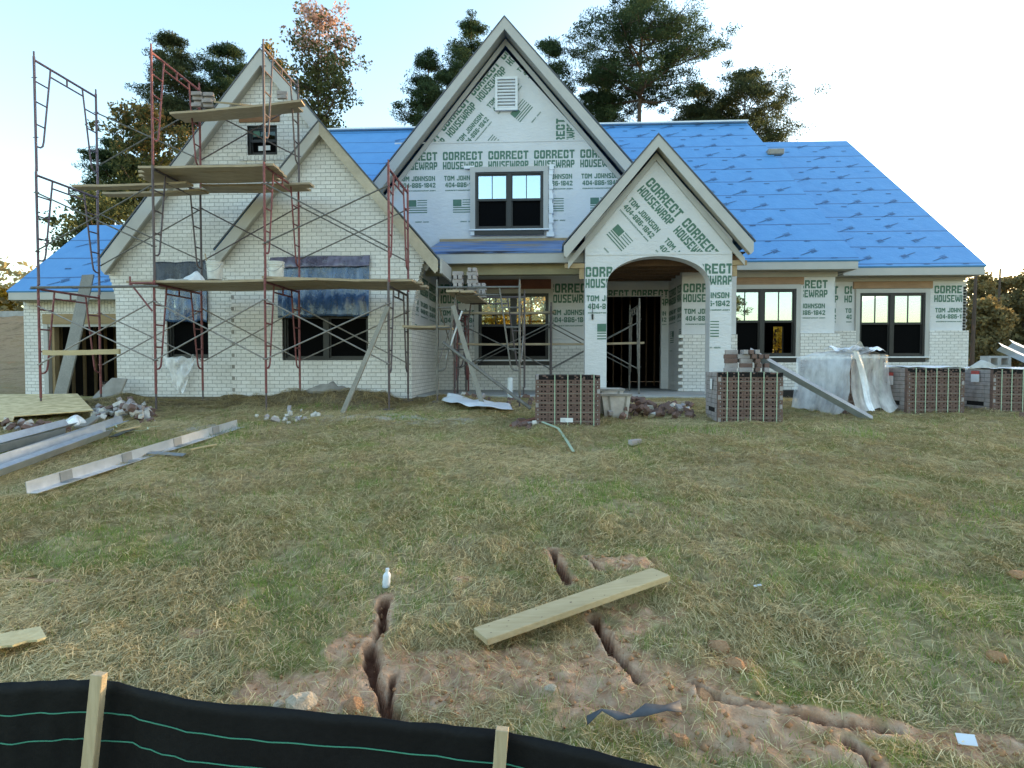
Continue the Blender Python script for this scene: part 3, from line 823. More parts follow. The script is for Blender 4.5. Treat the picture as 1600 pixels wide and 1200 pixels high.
# ---- big brick gable (B) ----
Y0 = 12.72
aB, lB = xz(406, 77, Y0), xz(157, 404, Y0)
rB = (2 * aB[0] - lB[0], lB[1])
gable(aB, lB, rB, Y0, 21.8, .205, YB + .05, frieze=False, drop=.75)
xl2 = W(182, 520, YB).x
ed = []
zt2 = W(162, 408, YB).z; zc2 = W(182, 470, YB).z
nC = int((zt2 - zc2) / cs)
for i in range(nC, 0, -1):
    xx = xl2 + (W(163, 408, YB).x - xl2) * (i / nC) ** 1.5
    ed += [(xx, zc2 + i * cs), (xx, zc2 + (i - 1) * cs)]
win2 = (W(260, 500, YB).x, W(325, 500, YB).x, W(292, 560, YB).z, W(292, 428, YB).z)
win3 = (W(386, 220, YB).x, W(433, 220, YB).x, W(409, 242, YB).z, W(409, 196, YB).z)
xB1 = xr - .6
outer = [(xl2, BASE), (xl, BASE), (xl, FLOOR + 2.6), (xB1, FLOOR + 3.3), (xB1, under(aB, rB, xB1, .2)), (aB[0], aB[1] - .2), (ed[0][0] - .01, under(aB, lB, ed[0][0], .2))] + ed
wall('brick_wall', outer, YB, [rloop(win2), rloop(win3)], .3)
window(win2, YB + .10, n=1, label='single window behind black and blue plastic film', casing=.07)
w3 = window(win3, YB + .08, n=1, upper='glass_clear', casing=.10, sill=False, label='small square attic window')
for (x, z, ww, hh, mt) in ((.09, .42, .15, .16, 'print'), (.20, .12, .10, .10, 'paper'), (.36, .13, .10, .10, 'paper')):
    s = MB(); s.box(win3[0] + x, win3[0] + x + ww, YB + .095, YB + .099, win3[2] + z, win3[2] + z + hh); s.build('window_sticker', M[mt], w3)
s = MB(); s.box(*RECT(374, 174, 437, 191, YB)[:2], YB - .03, YB + .05, RECT(374, 174, 437, 191, YB)[2], RECT(374, 174, 437, 191, YB)[3]); part('window_header', s, M['cedar'])
s = MB(); s.box(win3[0] - .16, win3[1] + .2, YB - .035, YB + .03, win3[2] - .12, win3[2] - .03); part('brick_sill', s, M['soldier'])
# ---- wing's right side wall, housewrap over brick, facing the porch ----
XS = xr
s = MB(); s.box(XS - .25, XS - .02, YA + .345, YC, BASE, FLOOR + 3.2); sw = part('wrapped_side_wall', s, M['wrap'])
s = MB(); s.box(XS - .10, XS, YA + .345, YC - .13, BASE, FLOOR + 1.46); part('brick_veneer', s, M['brick_side'])
bl = wrap_rows(-.4, 4, FLOOR + 2.62, sc=.9)
wrap_print(sw, bl, [[(0.05, FLOOR + 1.5), (YC - YA - .36, FLOOR + 1.5), (YC - YA - .36, FLOOR + 3.1), (.05, FLOOR + 3.1)]], (XS - .02, YA + .35, 0), U=(0, 1, 0), N=(1, 0, 0))
# left outer side of the wing, towards the garage roof
s = MB(); s.box(xl2 + .002, xl2 + .2, YB + .31, 22, BASE, FLOOR + 2.6); part('brick_side_wall', s, M['brick_side'])
# ---- garage ----
xg0, xg1 = W(38, 540, YG).x, xl2 + .1
zg = W(110, 466, YG).z
op = (W(68, 540, YG).x, W(186, 540, YG).x)
zo = W(110, 497, YG).z
zs = W(110, 486, YG).z
wall('brick_wall', [(xg0, BASE), (op[0], BASE), (op[0], zo - .0), (op[1] + .3, zo), (op[1] + .3, zg), (xg0, zg)], YG, (), .12, M['brick'])
s = MB(); s.box(op[0] + .02, xg1 + .2, YG - .012, YG + .05, zs, zg - .03); part('soldier_course', s, M['soldier'])
s = MB(); s.box(op[0], xg1 + .3, YG - .02, YG + .10, zo - .14, zo + .10); part('garage_header', s, M['lumber'])
s = MB(); s.box(op[0], op[0] + .11, YG + .0, YG + .16, BASE, zo - .14); part('garage_jamb', s, M['trim']); s = MB(); s.box(op[0] + .11, xg1 + .3, YG + .02, YG + .14, zo - .21, zo - .14); part('garage_jamb', s, M['trim'])
s = MB(); s.box(op[0] + .13, op[0] + .20, YG + .1, YG + .25, BASE, zo - .2); part('jamb_stud', s, M['lumber'])
s = MB(); s.box(xg0, xg0 + .2, YG + .13, 23, BASE, zg); part('brick_side_wall', s, M['brick_side'])
Yg = 14.15
zf0, zf1 = W(100, 468, Yg).z, W(100, 456, Yg).z
xf0 = W(13, 460, Yg).x
s = MB(); s.box(xf0, xl2 + .25, Yg, Yg + .04, zf0, zf1); s.box(xf0, xf0 + .04, Yg + .045, 22, zf0, zf1); part('fascia', s, M['trim'])
s = MB(); s.box(xf0 + .045, xl2 + .25, Yg + .045, YG - .005, zf0 + .02, zf0 + .05); part('soffit', s, M['soffit'])
yr = 16.1
hp = W(139, 352, yr)
def slab_quad(name, pts, t=.05, mat='roof', parent=house):
    """a roof plane from its corner points, t thick"""
    P = [Vector(p) for p in pts]; nrm = (P[1] - P[0]).cross(P[2] - P[0]).normalized()
    if nrm.z < 0: nrm = -nrm
    n_ = len(P); b = MB()
    b.add(P + [p - nrm * t for p in P], [tuple(range(n_)), tuple(range(2 * n_ - 1, n_ - 1, -1))] + [((k + 1) % n_, k, n_ + k, n_ + (k + 1) % n_) for k in range(n_)])
    return b.build(name, M[mat], parent)
zgr = hp.z
gr = slab_quad('roof', [(xf0 - .03, Yg - .03, zf1 + .02), (xl2 + .8, Yg - .03, zf1 + .02), (xl2 + .8, yr, zgr), (hp.x, yr, zgr)])
slab_quad('roof', [(xf0 - .03, Yg - .03, zf1 + .02), (hp.x, yr, zgr), (hp.x, 19.5, zgr), (xf0 - .03, 21.6, zf1 + .02)])
slab_quad('roof', [(hp.x, yr + .01, zgr), (xl2 + .8, yr + .01, zgr), (xl2 + .8, 21.5, zf1), (xf0 - .03, 21.5, zf1)])
# ---- recessed porch wall and the tall wrapped gable above (D) ----
Y0 = 15.45
aD, lD, rD = xz(788, 26, Y0), xz(592, 275, Y0), xz(993, 262, Y0)
gable(aD, (lD[0] - .4, lD[1] - .4 * (aD[1] - lD[1]) / (aD[0] - lD[0])), (rD[0] + .05, rD[1] - .05 * (aD[1] - rD[1]) / (rD[0] - aD[0])), Y0, 24.0, .19, YC)
winP = (W(748, 520, YC).x, W(857, 520, YC).x, W(800, 562, YC).z, W(800, 459, YC).z)
winD = (W(743, 315, YC).x, W(849, 315, YC).x, W(796, 359, YC).z, W(796, 270, YC).z)
xd0, xd1 = XS, W(945, 500, YC).x
zsh = W(780, 377, YC).z
lo_ = wall('wrapped_porch_wall', [(xd0, BASE), (xd1, BASE), (xd1, zsh - .3), (xd0, zsh - .3)], YC, [rloop(winP)], .18, M['wrap'])
zb = W(800, 541, YC).z
s = MB(); Yv = YC - .11
zb = FLOOR + 1.12
s.box(XS + .01, winP[0] - .10, Yv, YC - .005, BASE, zb); s.box(winP[1] + .10, xd1, Yv, YC - .005, BASE, zb)
s.box(winP[0] - .10, winP[1] + .10, Yv, YC - .005, BASE, winP[2] - .15); part('brick_veneer', s, M['brick'])
window(winP, YC - .04, upper='glass_clear', casing=.11, label='porch window with golden trees showing through it')
s = MB(); q = RECT(744, 437, 861, 454, YC); s.box(q[0], q[1], YC - .05, YC - .004, q[2], q[3]); part('window_header', s, M['lumber_red'])
z1 = W(880, 443, YC).z
bl = wrap_rows(W(852, 443, YC).x - 1.35, xd1, z1, 1.3, 1.1, False, False)
c0 = FLOOR + 1.15
wrap_print(lo_, bl, [[(XS + .05, c0), (winP[0] - .12, c0), (winP[0] - .12, zsh - .35), (XS + .05, zsh - .35)], [(winP[1] + .12, c0), (xd1, c0), (xd1, zsh - .35), (winP[1] + .12, zsh - .35)]], (0, YC, 0))
dl, dr = xd0 - .3, W(1000, 340, YC).x
ov = .50
outer = [(lD[0] - .2, zsh - .3), (dr, zsh - .3), (dr, zsh + .6), (rD[0], under(aD, rD, rD[0], ov)), (aD[0], aD[1] - ov - .1), (lD[0] - .2, under(aD, lD, lD[0] - .2, ov))]
up_ = wall('wrapped_gable_wall', outer, YC, [rloop(winD)], .18, M['wrap'])
zseam = W(800, 221, YC).z
z1 = W(720, 237, YC).z
xb = W(692, 240, YC).x
tri_l = lambda z: aD[0] - (aD[1] - .55 - z) * (aD[0] - lD[0]) / (aD[1] - lD[1])
tri_r = lambda z: aD[0] + (aD[1] - .55 - z) * (rD[0] - aD[0]) / (aD[1] - rD[1])
zlo = zsh - .2
bl = wrap_rows(xb - 1.175 * 2, dr, z1)
def quad_clip(x0, x1, za, zc):
    return [(x0, za), (x1, za), (x1, zc), (x0, zc)]
m0, m1 = winD[0] - .12, winD[1] + .12
topl = [(tri_l(zlo), zlo), (m0, zlo), (m0, zseam), (tri_l(zseam), zseam)]
topr = [(m1, zlo), (tri_r(zlo), zlo), (tri_r(zseam), zseam), (m1, zseam)]
mid = [(m0, winD[3] + .12), (m1, winD[3] + .12), (m1, zseam), (m0, zseam)]
wrap_print(up_, bl, [topl, topr, mid], (0, YC, 0))
# slanted strip of housewrap in the top of the gable
ang = math.atan2(aD[1] - lD[1], aD[0] - lD[0]) - .03
s0 = Vector(xz(694, 206, YC)); dirv = Vector((math.cos(ang), math.sin(ang)))
bl = []
for k in range(-1, 4):
    p = s0 + dirv * (1.175 * k) + Vector((-math.sin(ang), math.cos(ang))) * .215
    bl.append((p.x, p.y, ang, 1.0, WRAP_UNIT + FLAG + LOGO))
apx = (aD[0], aD[1] - .62)
vent = RECT(774, 122, 809, 174, YC)
cut = W(903, 180, YC).x
hi = [(tri_l(zseam + .03), zseam + .03), (W(858, 200, YC).x, zseam + .03), (tri_r(zseam + 1.0), zseam + 1.0), apx]
wrap_print(up_, bl, [hi], (0, YC, 0))
p = Vector(xz(873, 221, YC))
wrap_print(up_, [(p.x - .07, p.y - .5, math.pi / 2, 1.05, WRAP_UNIT)], [[(W(864, 200, YC).x, zseam + .02), (tri_r(zseam + .02) - .05, zseam + .02), (tri_r(zseam + .55) - .1, zseam + .55), (W(866, 188, YC).x, zseam + .55)]], (0, YC, 0))
s = MB(); s.box(lD[0] + .3, tri_r(zseam), YC - .012, YC - .008, zseam - .02, zseam + .02); 
s.build('wrap_seam', M['wrap'], up_)
window(winD, YC - .05, casing=.13, label='upstairs twin window in the tall wrapped gable', sill=True)
s = MB(); Yt = YC - .085
x1 = winD[1] + .135
for i in range(14):
    za = winD[2] - .1 + i * (winD[3] - winD[2] + .25) / 14; r_ = random.random() * .05
    s.box(x1 + r_ * .3, x1 + .09 + r_, Yt - r_, Yt + .06, za, za + (winD[3] - winD[2] + .25) / 14 + .01)
part('flashing_tape', s, M['whitevinyl']); s = MB()
s.box(winD[0] - .28, winD[0] - .02, Yt, Yt + .05, winD[3] + .10, winD[3] + .17)
part('flashing_tape', s, M['whitevinyl']); s = MB()
s.box(winD[0] - .12, winD[0] + .1, Yt - .01, Yt + .05, winD[2] - .15, winD[2] - .05); part('flashing_tape', s, M['whitevinyl']); s = MB(); s.box(x1 - .05, x1 + .14, Yt - .015, Yt + .05, winD[2] - .2, winD[2] - .08)
part('flashing_tape', s, M['whitevinyl'])
x0, x1, z0, z1 = vent
s = MB(); f = .06
s.box(x0, x0 + f, YC - .09, YC - .006, z0, z1); s.box(x1 - f, x1, YC - .09, YC - .006, z0, z1); s.box(x0 + f, x1 - f, YC - .09, YC - .006, z0, z0 + f); s.box(x0 + f, x1 - f, YC - .09, YC - .006, z1 - f, z1)
gv_ = part('gable_vent', s, M['whitevinyl'])
s = MB()
for k in range(9):
    z = z0 + f + (z1 - z0 - 2 * f) * (k + .1) / 9; hh = (z1 - z0 - 2 * f) / 9
    s.add([(x0 + f, YC - .085, z), (x1 - f, YC - .085, z), (x1 - f, YC - .045, z + hh * .72), (x0 + f, YC - .045, z + hh * .72)], [(0, 1, 2, 3)])
    s.add([(x0 + f, YC - .085, z), (x1 - f, YC - .085, z), (x1 - f, YC - .03, z - .01), (x0 + f, YC - .03, z - .01)], [(3, 2, 1, 0)])
s.build('louvre', M['whitevinyl'], gv_)
s = MB(); s.box(x0 + f, x1 - f, YC - .02, YC - .012, z0 + f, z1 - f); s.build('vent_backing', M['interior'], gv_)
# ---- little shed roof over the porch ----
YP = 13.75
zpt, zpb = W(790, 394, YP).z, W(790, 411, YP).z
xp0, xp1 = W(676, 400, YP).x - .2, W(912, 400, YP).x
s = MB(); s.box(xp0, xp1, YP, YP + .045, zpb, zpt); part('fascia', s, M['trim'])
s = MB(); s.box(xp0, xp1, YP + .05, YC - .01, zpb + .02, zpb + .05); part('soffit', s, M['soffit'])
q = W(790, 430, YP + .35).z
s = MB(); s.box(XS + .02, xp1, YP + .25, YP + .45, q, zpb + .018); part('porch_beam', s, M['yellowbeam'])
m, nt, bs = nmat('weathered_shed_roof')
wv_ = nt.nodes.new('ShaderNodeTexNoise'); wv_.inputs['Scale'].default_value = 1.0; wv_.inputs['Detail'].default_value = 6
nt.links.new(objco(nt, (.8, 5, 5)), wv_.inputs['Vector'])
rr = ramp(nt, wv_.outputs[0], [(.34, (.025, .035, .06)), (.42, (.10, .20, .42)), (.52, (.13, .24, .46)), (.58, (.24, .22, .20)), (.66, (.36, .25, .15))])
rr.color_ramp.interpolation = 'CONSTANT' if False else 'LINEAR'
nt.links.new(rr.outputs[0], bs.inputs['Base Color']); bs.inputs['Roughness'].default_value = .6
M['shed'] = m
slab_quad('shed_roof', [(xp0, YP - .03, zpt + .02), (xp1 + .2, YP - .03, zpt + .02), (xp1 + .2, YC - .03, zsh), (xp0, YC - .03, zsh)], .05, 'shed')
s = MB(); s.box(xp0, dr, YC - .06, YC - .01, zsh - .02, zsh + .06); part('base_board', s, M['lumber'])
# ---- arched entry (E) ----
Y0 = 13.05
aE, lE, rE = xz(1029, 210, Y0), xz(881, 384, Y0), xz(1178, 378, Y0)
gable(aE, lE, rE, Y0, 19.5, .165, YE)
ex0, ex1 = W(914, 500, YE).x, W(1143, 500, YE).x
ax0, ax1 = W(948, 500, YE).x, W(1109, 500, YE).x
zsp, zat = W(1028, 446, YE).z, W(1028, 400, YE).z
arc = []
for k in range(0, 25):
    t = math.pi * k / 24
    arc.append(((ax0 + ax1) / 2 + (ax1 - ax0) / 2 * math.cos(t), zsp + (zat - zsp) * math.sin(t) ** .9 if 0 < k < 24 else zsp))
zel = FLOOR + .0
outer = [(ex0, zel), (ax0, zel)] + arc[::-1] + [(ax1, zel), (ex1, zel), (ex1, under(aE, rE, ex1, .26)), (aE[0], aE[1] - .30), (ex0, under(aE, lE, ex0, .26))]
eW = wall('wrapped_entry_wall', outer, YE, (), .36, M['wrap'])
zsE = W(1030, 397, YE).z
s = MB(); s.box(ex0 + .02, ex1 - .02, YE - .010, YE - .006, zsE - .015, zsE + .03); s.build('wrap_seam', M['wrap'], eW)
z1 = W(930, 417, YE).z
xb = W(913, 440, YE).x
bl = wrap_rows(xb - .02 - 1.175, ex1, z1)
bl = [(xb + .02, z1, 0, 1.0, WRAP_UNIT + FLAG + LOGO), (W(1084, 420, YE).x - .22, z1 + .05, 0, 1.0, WRAP_UNIT + FLAG + LOGO)]
zz = zel + .02
wrap_print(eW, bl, [[(ex0 + .01, zz), (ax0 - .01, zz), (ax0 - .01, zsE - .03), (ex0 + .01, zsE - .03)], [(ax1 + .01, zz), (ex1 - .01, zz), (ex1 - .01, zsE - .03), (ax1 + .01, zsE - .03)],
                    [(ax0 - .02, zsp + .05), (ax0 + .22, zat - .05), (ax0 + .3, zsE - .03), (ax0 - .02, zsE - .03)],
                    [(ax1 + .02, zsp + .02), (ax1 + .02, zsE - .03), (ax1 - .3, zsE - .03), (ax1 - .22, zat - .05)]], (0, YE, 0))
# slanted housewrap in the entry gable, reading downwards to the right
angE = -.845
s0 = Vector(xz(1018, 281, YE)) + Vector((0.02, .06)); dv = Vector((math.cos(angE), math.sin(angE)))
bl = []
for k in (-1, 0, 1):
    p = s0 + dv * (1.175 * .98 * k); bl.append((p.x, p.y, angE, .98, WRAP_UNIT + (FLAG + LOGO)))
triE = [(ex0 + .02, zsE + .04), (ex1 - .02, zsE + .04), (ex1 - .02, under(aE, rE, ex1, .38)), (aE[0], aE[1] - .52), (ex0 + .02, under(aE, lE, ex0, .38))]
wrap_print(eW, bl, [triE], (0, YE, 0))
# raw framing showing under the entry eaves, joists overhead
for sx, xw in ((-1, ex0), (1, ex1)):
    e = lE if sx < 0 else rE; s = MB()
    s.box(min(xw, e[0] + .03), max(xw, e[0] - .03) if sx > 0 else xw - .01, YE + .02, YE + .10, e[1] - .42, e[1] - .32)
    part('eave_beam', s, M['lumber']); s = MB()
    s.box(min(xw + sx * .02, xw + sx * .12), max(xw + sx * .02, xw + sx * .12), YE + .05, YE + .12, e[1] - .65, e[1] - .42)
    part('eave_block', s, M['lumber'])
zj = W(1028, 428, YH).z
for k in range(6):
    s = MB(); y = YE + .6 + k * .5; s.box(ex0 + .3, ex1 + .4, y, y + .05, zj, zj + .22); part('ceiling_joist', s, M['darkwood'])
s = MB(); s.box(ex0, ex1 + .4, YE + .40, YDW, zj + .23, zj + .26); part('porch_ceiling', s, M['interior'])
# return wall seen through the arch (H), its side, the door wall
hx0, hx1 = W(1065, 520, YH).x, W(1150, 520, YH).x
zht = zj + .22
s = MB(); s.box(hx0, hx1, YH, YDW, FLOOR, zht); hW = part('wrapped_return_wall', s, M['wrap'])
zhb = W(1085, 523, YH).z
s = MB()
nC = int((zhb - FLOOR) / cs)
for i in range(nC):
    x_ = hx0 + (.01 if i % 2 else -.09); s.box(x_, hx1, YH - .11, YH - .004, FLOOR + .005 + i * cs, FLOOR + .005 + (i + 1) * cs)
part('brick_veneer', s, M['brick'])
wrap_print(hW, [(hx0 + .03, W(1085, 443, YH).z, 0, 1.0, WRAP_UNIT)], [[(hx0 + .01, zhb + .01), (hx1 - .02, zhb + .01), (hx1 - .02, zht - .02), (hx0 + .01, zht - .02)]], (0, YH, 0))
wrap_print(hW, wrap_rows(-.4, 2, W(1085, 443, YH).z, sc=.9), [[(.05, FLOOR + .05), (YDW - YH - .03, FLOOR + .05), (YDW - YH - .03, zht - .1), (.05, zht - .1)]], (hx0, YH, 0), U=(0, 1, 0), N=(-1, 0, 0))
dx0, dx1 = W(938, 530, YDW).x, W(1033, 530, YDW).x
zdt = W(990, 463, YDW).z
q0 = W(890, 500, YDW).x
dW = wall('wrapped_door_wall', [(q0, FLOOR), (dx0, FLOOR), (dx0, zdt), (dx1, zdt), (dx1, FLOOR), (hx0 + .05, FLOOR), (hx0 + .05, zht), (q0, zht)], YDW, (), .16, M['wrap'])
wrap_print(dW, [(W(987, 455, YDW).x - 1.175 * k * .9, W(987, 453, YDW).z, 0, .95, WRAP_UNIT) for k in range(-1, 3)], [[(q0 + .02, zdt + .02), (hx0, zdt + .02), (hx0, zht), (q0 + .02, zht)], [(dx1 + .02, FLOOR), (hx0, FLOOR), (hx0, zdt), (dx1 + .02, zdt)]], (0, YDW, 0))
s = MB(); s.box(W(1048, 577, YDW).x - .05, W(1048, 577, YDW).x + .05, YDW - .02, YDW - .006, W(1048, 580, YDW).z, W(1048, 573, YDW).z); part('outlet_hole', s, M['hole'])
s = MB(); s.box(q0 - .1, q0, YC + .2, YDW + .1, FLOOR, zht); part('wrapped_porch_return', s, M['wrap'])
s = MB(); s.box(ex0 + .14, ex0 + .18, YE - .03, YE - .004, W(931, 499, YE).z, W(931, 491, YE).z); s.box(ex0 + .155, ex0 + .165, YE - .012, YE - .004, W(931, 490, YE).z, W(931, 473, YE).z); part('electrical_box', s, M['blackflash'])
# ---- porch slab ----
s = MB(); s.box(XS + .02, ex1 + .3, 13.0, YDW + .3, FLOOR - .45, FLOOR - .002); part('porch_slab', s, M['concrete'], bevel=.015)
for px in (1010, 1040, 1062, 985):
    p = W(px, 625, 12.95); s = MB(); s.box(p.x - .12, p.x + .13, 12.93, 12.995, FLOOR - .2, FLOOR - .06); part('footing_stone', s, M['concrete'], bevel=.02)
# ---- right part of the house: two stepped walls (F2, F3) ----
def right_wall(px0, px1, Y, win_px, zbrick_px, eave_px, fy, flx0, flx1):
    x0, x1 = W(px0, 500, Y).x, W(px1, 500, Y).x
    zt = W((px0 + px1) / 2, eave_px[1] + 4, Y).z
    wr = (W(win_px[0], 500, Y).x, W(win_px[1], 500, Y).x, W((win_px[0] + win_px[1]) / 2, win_px[3], Y).z, W((win_px[0] + win_px[1]) / 2, win_px[2], Y).z)
    w_ = wall('wrapped_wall', [(x0, BASE), (x1, BASE), (x1, zt), (x0, zt)], Y, [rloop(wr)], .18, M['wrap'])
    zbk = W((px0 + px1) / 2, zbrick_px, Y).z
    s = MB(); Yv = Y - .11
    s.box(x0, wr[0] - .11, Yv, Y - .005, BASE, zbk); s.box(wr[1] + .11, x1 + .10, Yv, Y - .005, BASE, zbk); s.box(wr[0] - .11, wr[1] + .11, Yv, Y - .005, BASE, wr[2] - .16)
    part('brick_veneer', s, M['brick'])
    hd = W((px0 + px1) / 2, win_px[2] - 7, Y).z
    s = MB(); s.box(wr[0] - .16, wr[1] + .2, Y - .055, Y - .004, hd, hd + .19); part('window_header', s, M['header'])
    z0, z1 = W((px0 + px1) / 2, eave_px[1], fy).z, W((px0 + px1) / 2, eave_px[0], fy).z
    s = MB(); s.box(flx0, flx1, fy, fy + .045, z0, z1); s.box(flx1 - .045, flx1, fy + .05, fy + 4, z0, z1); part('fascia', s, M['trim'])
    s = MB(); s.box(flx0, flx1 - .05, fy + .05, Y - .01, z0 + .02, z0 + .05); part('soffit', s, M['soffit'])
    s = MB(); s.box(x0, x1 + .04, Y - .04, Y - .004, hd + .2, z0 + .015); part('frieze_board', s, M['trim'])
    return w_, wr, x0, x1, zbk, z1, hd
fy2, fy3 = 15.95, 16.95
f2x1 = W(1341, 415, fy2).x
w2, wr2, x20, x21, zb2, ze2, hd2 = right_wall(1130, 1304, YF2, (1137, 1242, 452, 557), 521, (409, 421), fy2, W(1143, 415, YE).x + .01, f2x1)
f3x1 = W(1539, 425, fy3).x
w3_, wr3, x30, x31, zb3, ze3, hd3 = right_wall(1262, 1504, YF3, (1341, 1443, 458, 557), 517, (418, 430), fy3, W(1318, 425, fy3).x, f3x1)
window(wr2, YF2 - .04, casing=.11, clear_lower=(1,), label='twin window right of the arch')
window(wr3, YF3 - .04, casing=.11, label='twin window at the right end of the house')
zt2_, zt3_ = W(1250, 436, YF2).z, W(1390, 445, YF3).z
for (w_, x0, x1, wr, Y, zt, zbk, hd, start) in ((w2, x20, x21, wr2, YF2, zt2_, zb2, hd2, W(1230, 440, YF2).x), (w3_, x30, x31, wr3, YF3, zt3_, zb3, hd3, W(1460, 450, YF3).x)):
    bl = [(start + k * 1.2, zt - .03, 0, 1.0, WRAP_UNIT) for k in range(-5, 3)]
    wrap_print(w_, bl, [[(x0 + .02, zbk + .02), (wr[0] - .18, zbk + .02), (wr[0] - .18, hd + .18), (x0 + .02, hd + .18)], [(wr[1] + .2, zbk + .02), (x1 - .02, zbk + .02), (x1 - .02, hd + .18), (wr[1] + .2, hd + .18)]], (0, Y, 0))
s = MB()
for i in range(22):                                         # unfinished brick edge climbing the far right corner
    z = zb3 + i * cs
    if z > zt3_ - .1: break
    s.box(x31 + .01, x31 + (.13 if i % 2 else .10), YF3 + .02, YF3 + .1, z + .005, z + cs - .012)
s.build('toothed_brick', M['whitebrickface'], w3_)
s = MB(); s.box(x31 - .03, x31 + .09, YF3 + .02, 25, BASE, ze3 - .3); part('right_side_wall', s, M['brick_side'])
# step between the two right walls
s = MB(); s.box(x21 - .01, x21 + .08, YF2 + .182, YF3, BASE, ze2 - .15); part('wrapped_step', s, M['wrap'])
# main roofs
YR = 22.1
zR = W(1060, 194, YR).z
xRl = W(470, 210, YR).x
xR1 = W(1167, 194, YR).x
main = slab_quad('main_roof', [(W(1147, 408, fy2).x - 9.2, fy2 - .04, ze2 + .03), (f2x1 + .03, fy2 - .04, ze2 + .03), (xR1, YR, zR), (xRl, YR, zR), (xRl, fy2 + 1.5, ze2 + .03 + 1.54 * (zR - ze2 - .03) / (YR - fy2 + .04)), (W(1147, 408, fy2).x - 9.2, fy2 + 1.5, ze2 + .03 + 1.54 * (zR - ze2 - .03) / (YR - fy2 + .04))])
slab_quad('main_roof', [(xRl, YR + .02, zR), (xR1, YR + .02, zR), (f2x1, 24.5, zR - 2.2), (xRl, 24.5, zR - 2.2)])
slab_quad('hip_roof', [(xR1, YR, zR - .01), (f2x1 + .03, fy2 + .02, ze2 + .02), (f2x1 + .03, 24.4, ze2 + .02)])
s = MB(); s.box(xRl, xR1, YR - .16, YR + .16, zR + .0, zR + .05); part('ridge_cap', s, M['whitevinyl'])
YR3 = 22.9
zR3 = W(1268, 221, YR3).z
xa, xb_ = W(1190, 221, YR3).x, W(1323, 221, YR3).x
r3 = slab_quad('main_roof', [(W(1318, 425, fy3).x - 4, fy3 - .04, ze3 + .03), (f3x1 + .03, fy3 - .04, ze3 + .03), (xb_, YR3, zR3), (xa - 3, YR3, zR3)])
slab_quad('main_roof', [(xa - 3, YR3 + .02, zR3), (xb_, YR3 + .02, zR3), (f3x1, 25.2, zR3 - 2.2), (xa - 3, 25.2, zR3 - 2.2)])
slab_quad('hip_roof', [(xb_, YR3 + .01, zR3 - .01), (f3x1 + .03, fy3 + .02, ze3 + .02), (f3x1 + .03, 25.4, ze3 + .02)])
# slanted product marks printed on the underlayment
RMARK = [text_tris('RC20', .17, .07, .10, .0), (np.array([(-.22, .022), (.08, .018), (.08, .052), (-.22, .036)]), [(0, 1, 2, 3)]), rect_tris(.085, -.022, .305, -.010), rect_tris(.085, .097, .305, .109)]
DASH = [rect_tris(0, 0, .16, .035)]
def roof_marks(parent, p00, uvec, vvec, lenu, lenv, xlim, dx=1.02, dv=.79, seed=1):
    """marks laid on a roof plane: p00 lower left, uvec along the eave, vvec up the slope"""
    R = random.Random(seed); b = MB(); U, V_ = Vector(uvec).normalized(), Vector(vvec).normalized(); Nn = U.cross(V_)
    O = Vector(p00) + Nn * .012
    row = 0; v = .28
    while v < lenv - .25:
        u = (row * .47) % dx - dx
        while u < lenu:
            a, c_ = xlim(v)
            if a + .4 < u < c_ - .75:
                an = .42; flip = R.random() < .3
                for vs_, fs_ in RMARK:
                    pts = []
                    for q_ in vs_:
                        qx, qy = (q_[0], q_[1]) if not flip else (.4 - q_[0], .13 - q_[1])
                        pts.append(O + U * (u + qx * math.cos(an) - qy * math.sin(an)) + V_ * (v + qx * math.sin(an) * 1.1 + qy * math.cos(an)))
                    b.add(pts, fs_)
            if a + .2 < u + .5 < c_ - .4:
                for vs_, fs_ in DASH: b.add([O + U * (u + .5 + q_[0]) + V_ * (v - .22 + q_[1]) for q_ in vs_], fs_)
            u += dx * R.uniform(.92, 1.08)
        v += dv; row += 1
    return b.build('printed_marks', M['roof_print'], parent)
def plane_marks(parent, eL, eR, rL, rR, seed):
    eL, eR, rL, rR = map(Vector, (eL, eR, rL, rR))
    U = (eR - eL).normalized(); d = rL - eL; Vv = d - U * d.dot(U); H = Vv.length
    l0, r0, l1, r1 = 0, (eR - eL).length, d.dot(U), (rR - eL).dot(U)
    roof_marks(parent, eL, U, Vv, max(r0, r1), H, lambda v: (l0 + (l1 - l0) * v / H, r0 + (r1 - r0) * v / H), seed=seed)
plane_marks(main, (W(1147, 408, fy2).x - 9.2, fy2 - .04, ze2 + .03), (f2x1, fy2 - .04, ze2 + .03), (xRl, YR, zR), (xR1, YR, zR), 3)
plane_marks(r3, (W(1318, 425, fy3).x - .3, fy3 - .04, ze3 + .03), (f3x1, fy3 - .04, ze3 + .03), (xa + .3, YR3, zR3), (xb_, YR3, zR3), 4)
plane_marks(gr, (xf0, Yg - .03, zf1 + .02), (xl2 + .3, Yg - .03, zf1 + .02), (hp.x, yr, zgr), (xl2 + .3, yr, zgr), 5)
s = MB(); p = W(1211, 238, 21.6); slp = (zR - ze2) / (YR - fy2)
yy = fy2 + (W(1211, 238, 21.2).z - ze2) / slp
for i in range(40):
    yq = 18 + i * .1; pq = W(1211, 238, yq)
    if pq.z <= ze2 + .03 + (yq - fy2) * slp: break
s.box(pq.x - .28, pq.x + .22, yq - .2, yq + .05, pq.z - .12, pq.z + .06); part('roof_vent', s, M['concrete_dark'], bevel=.02)
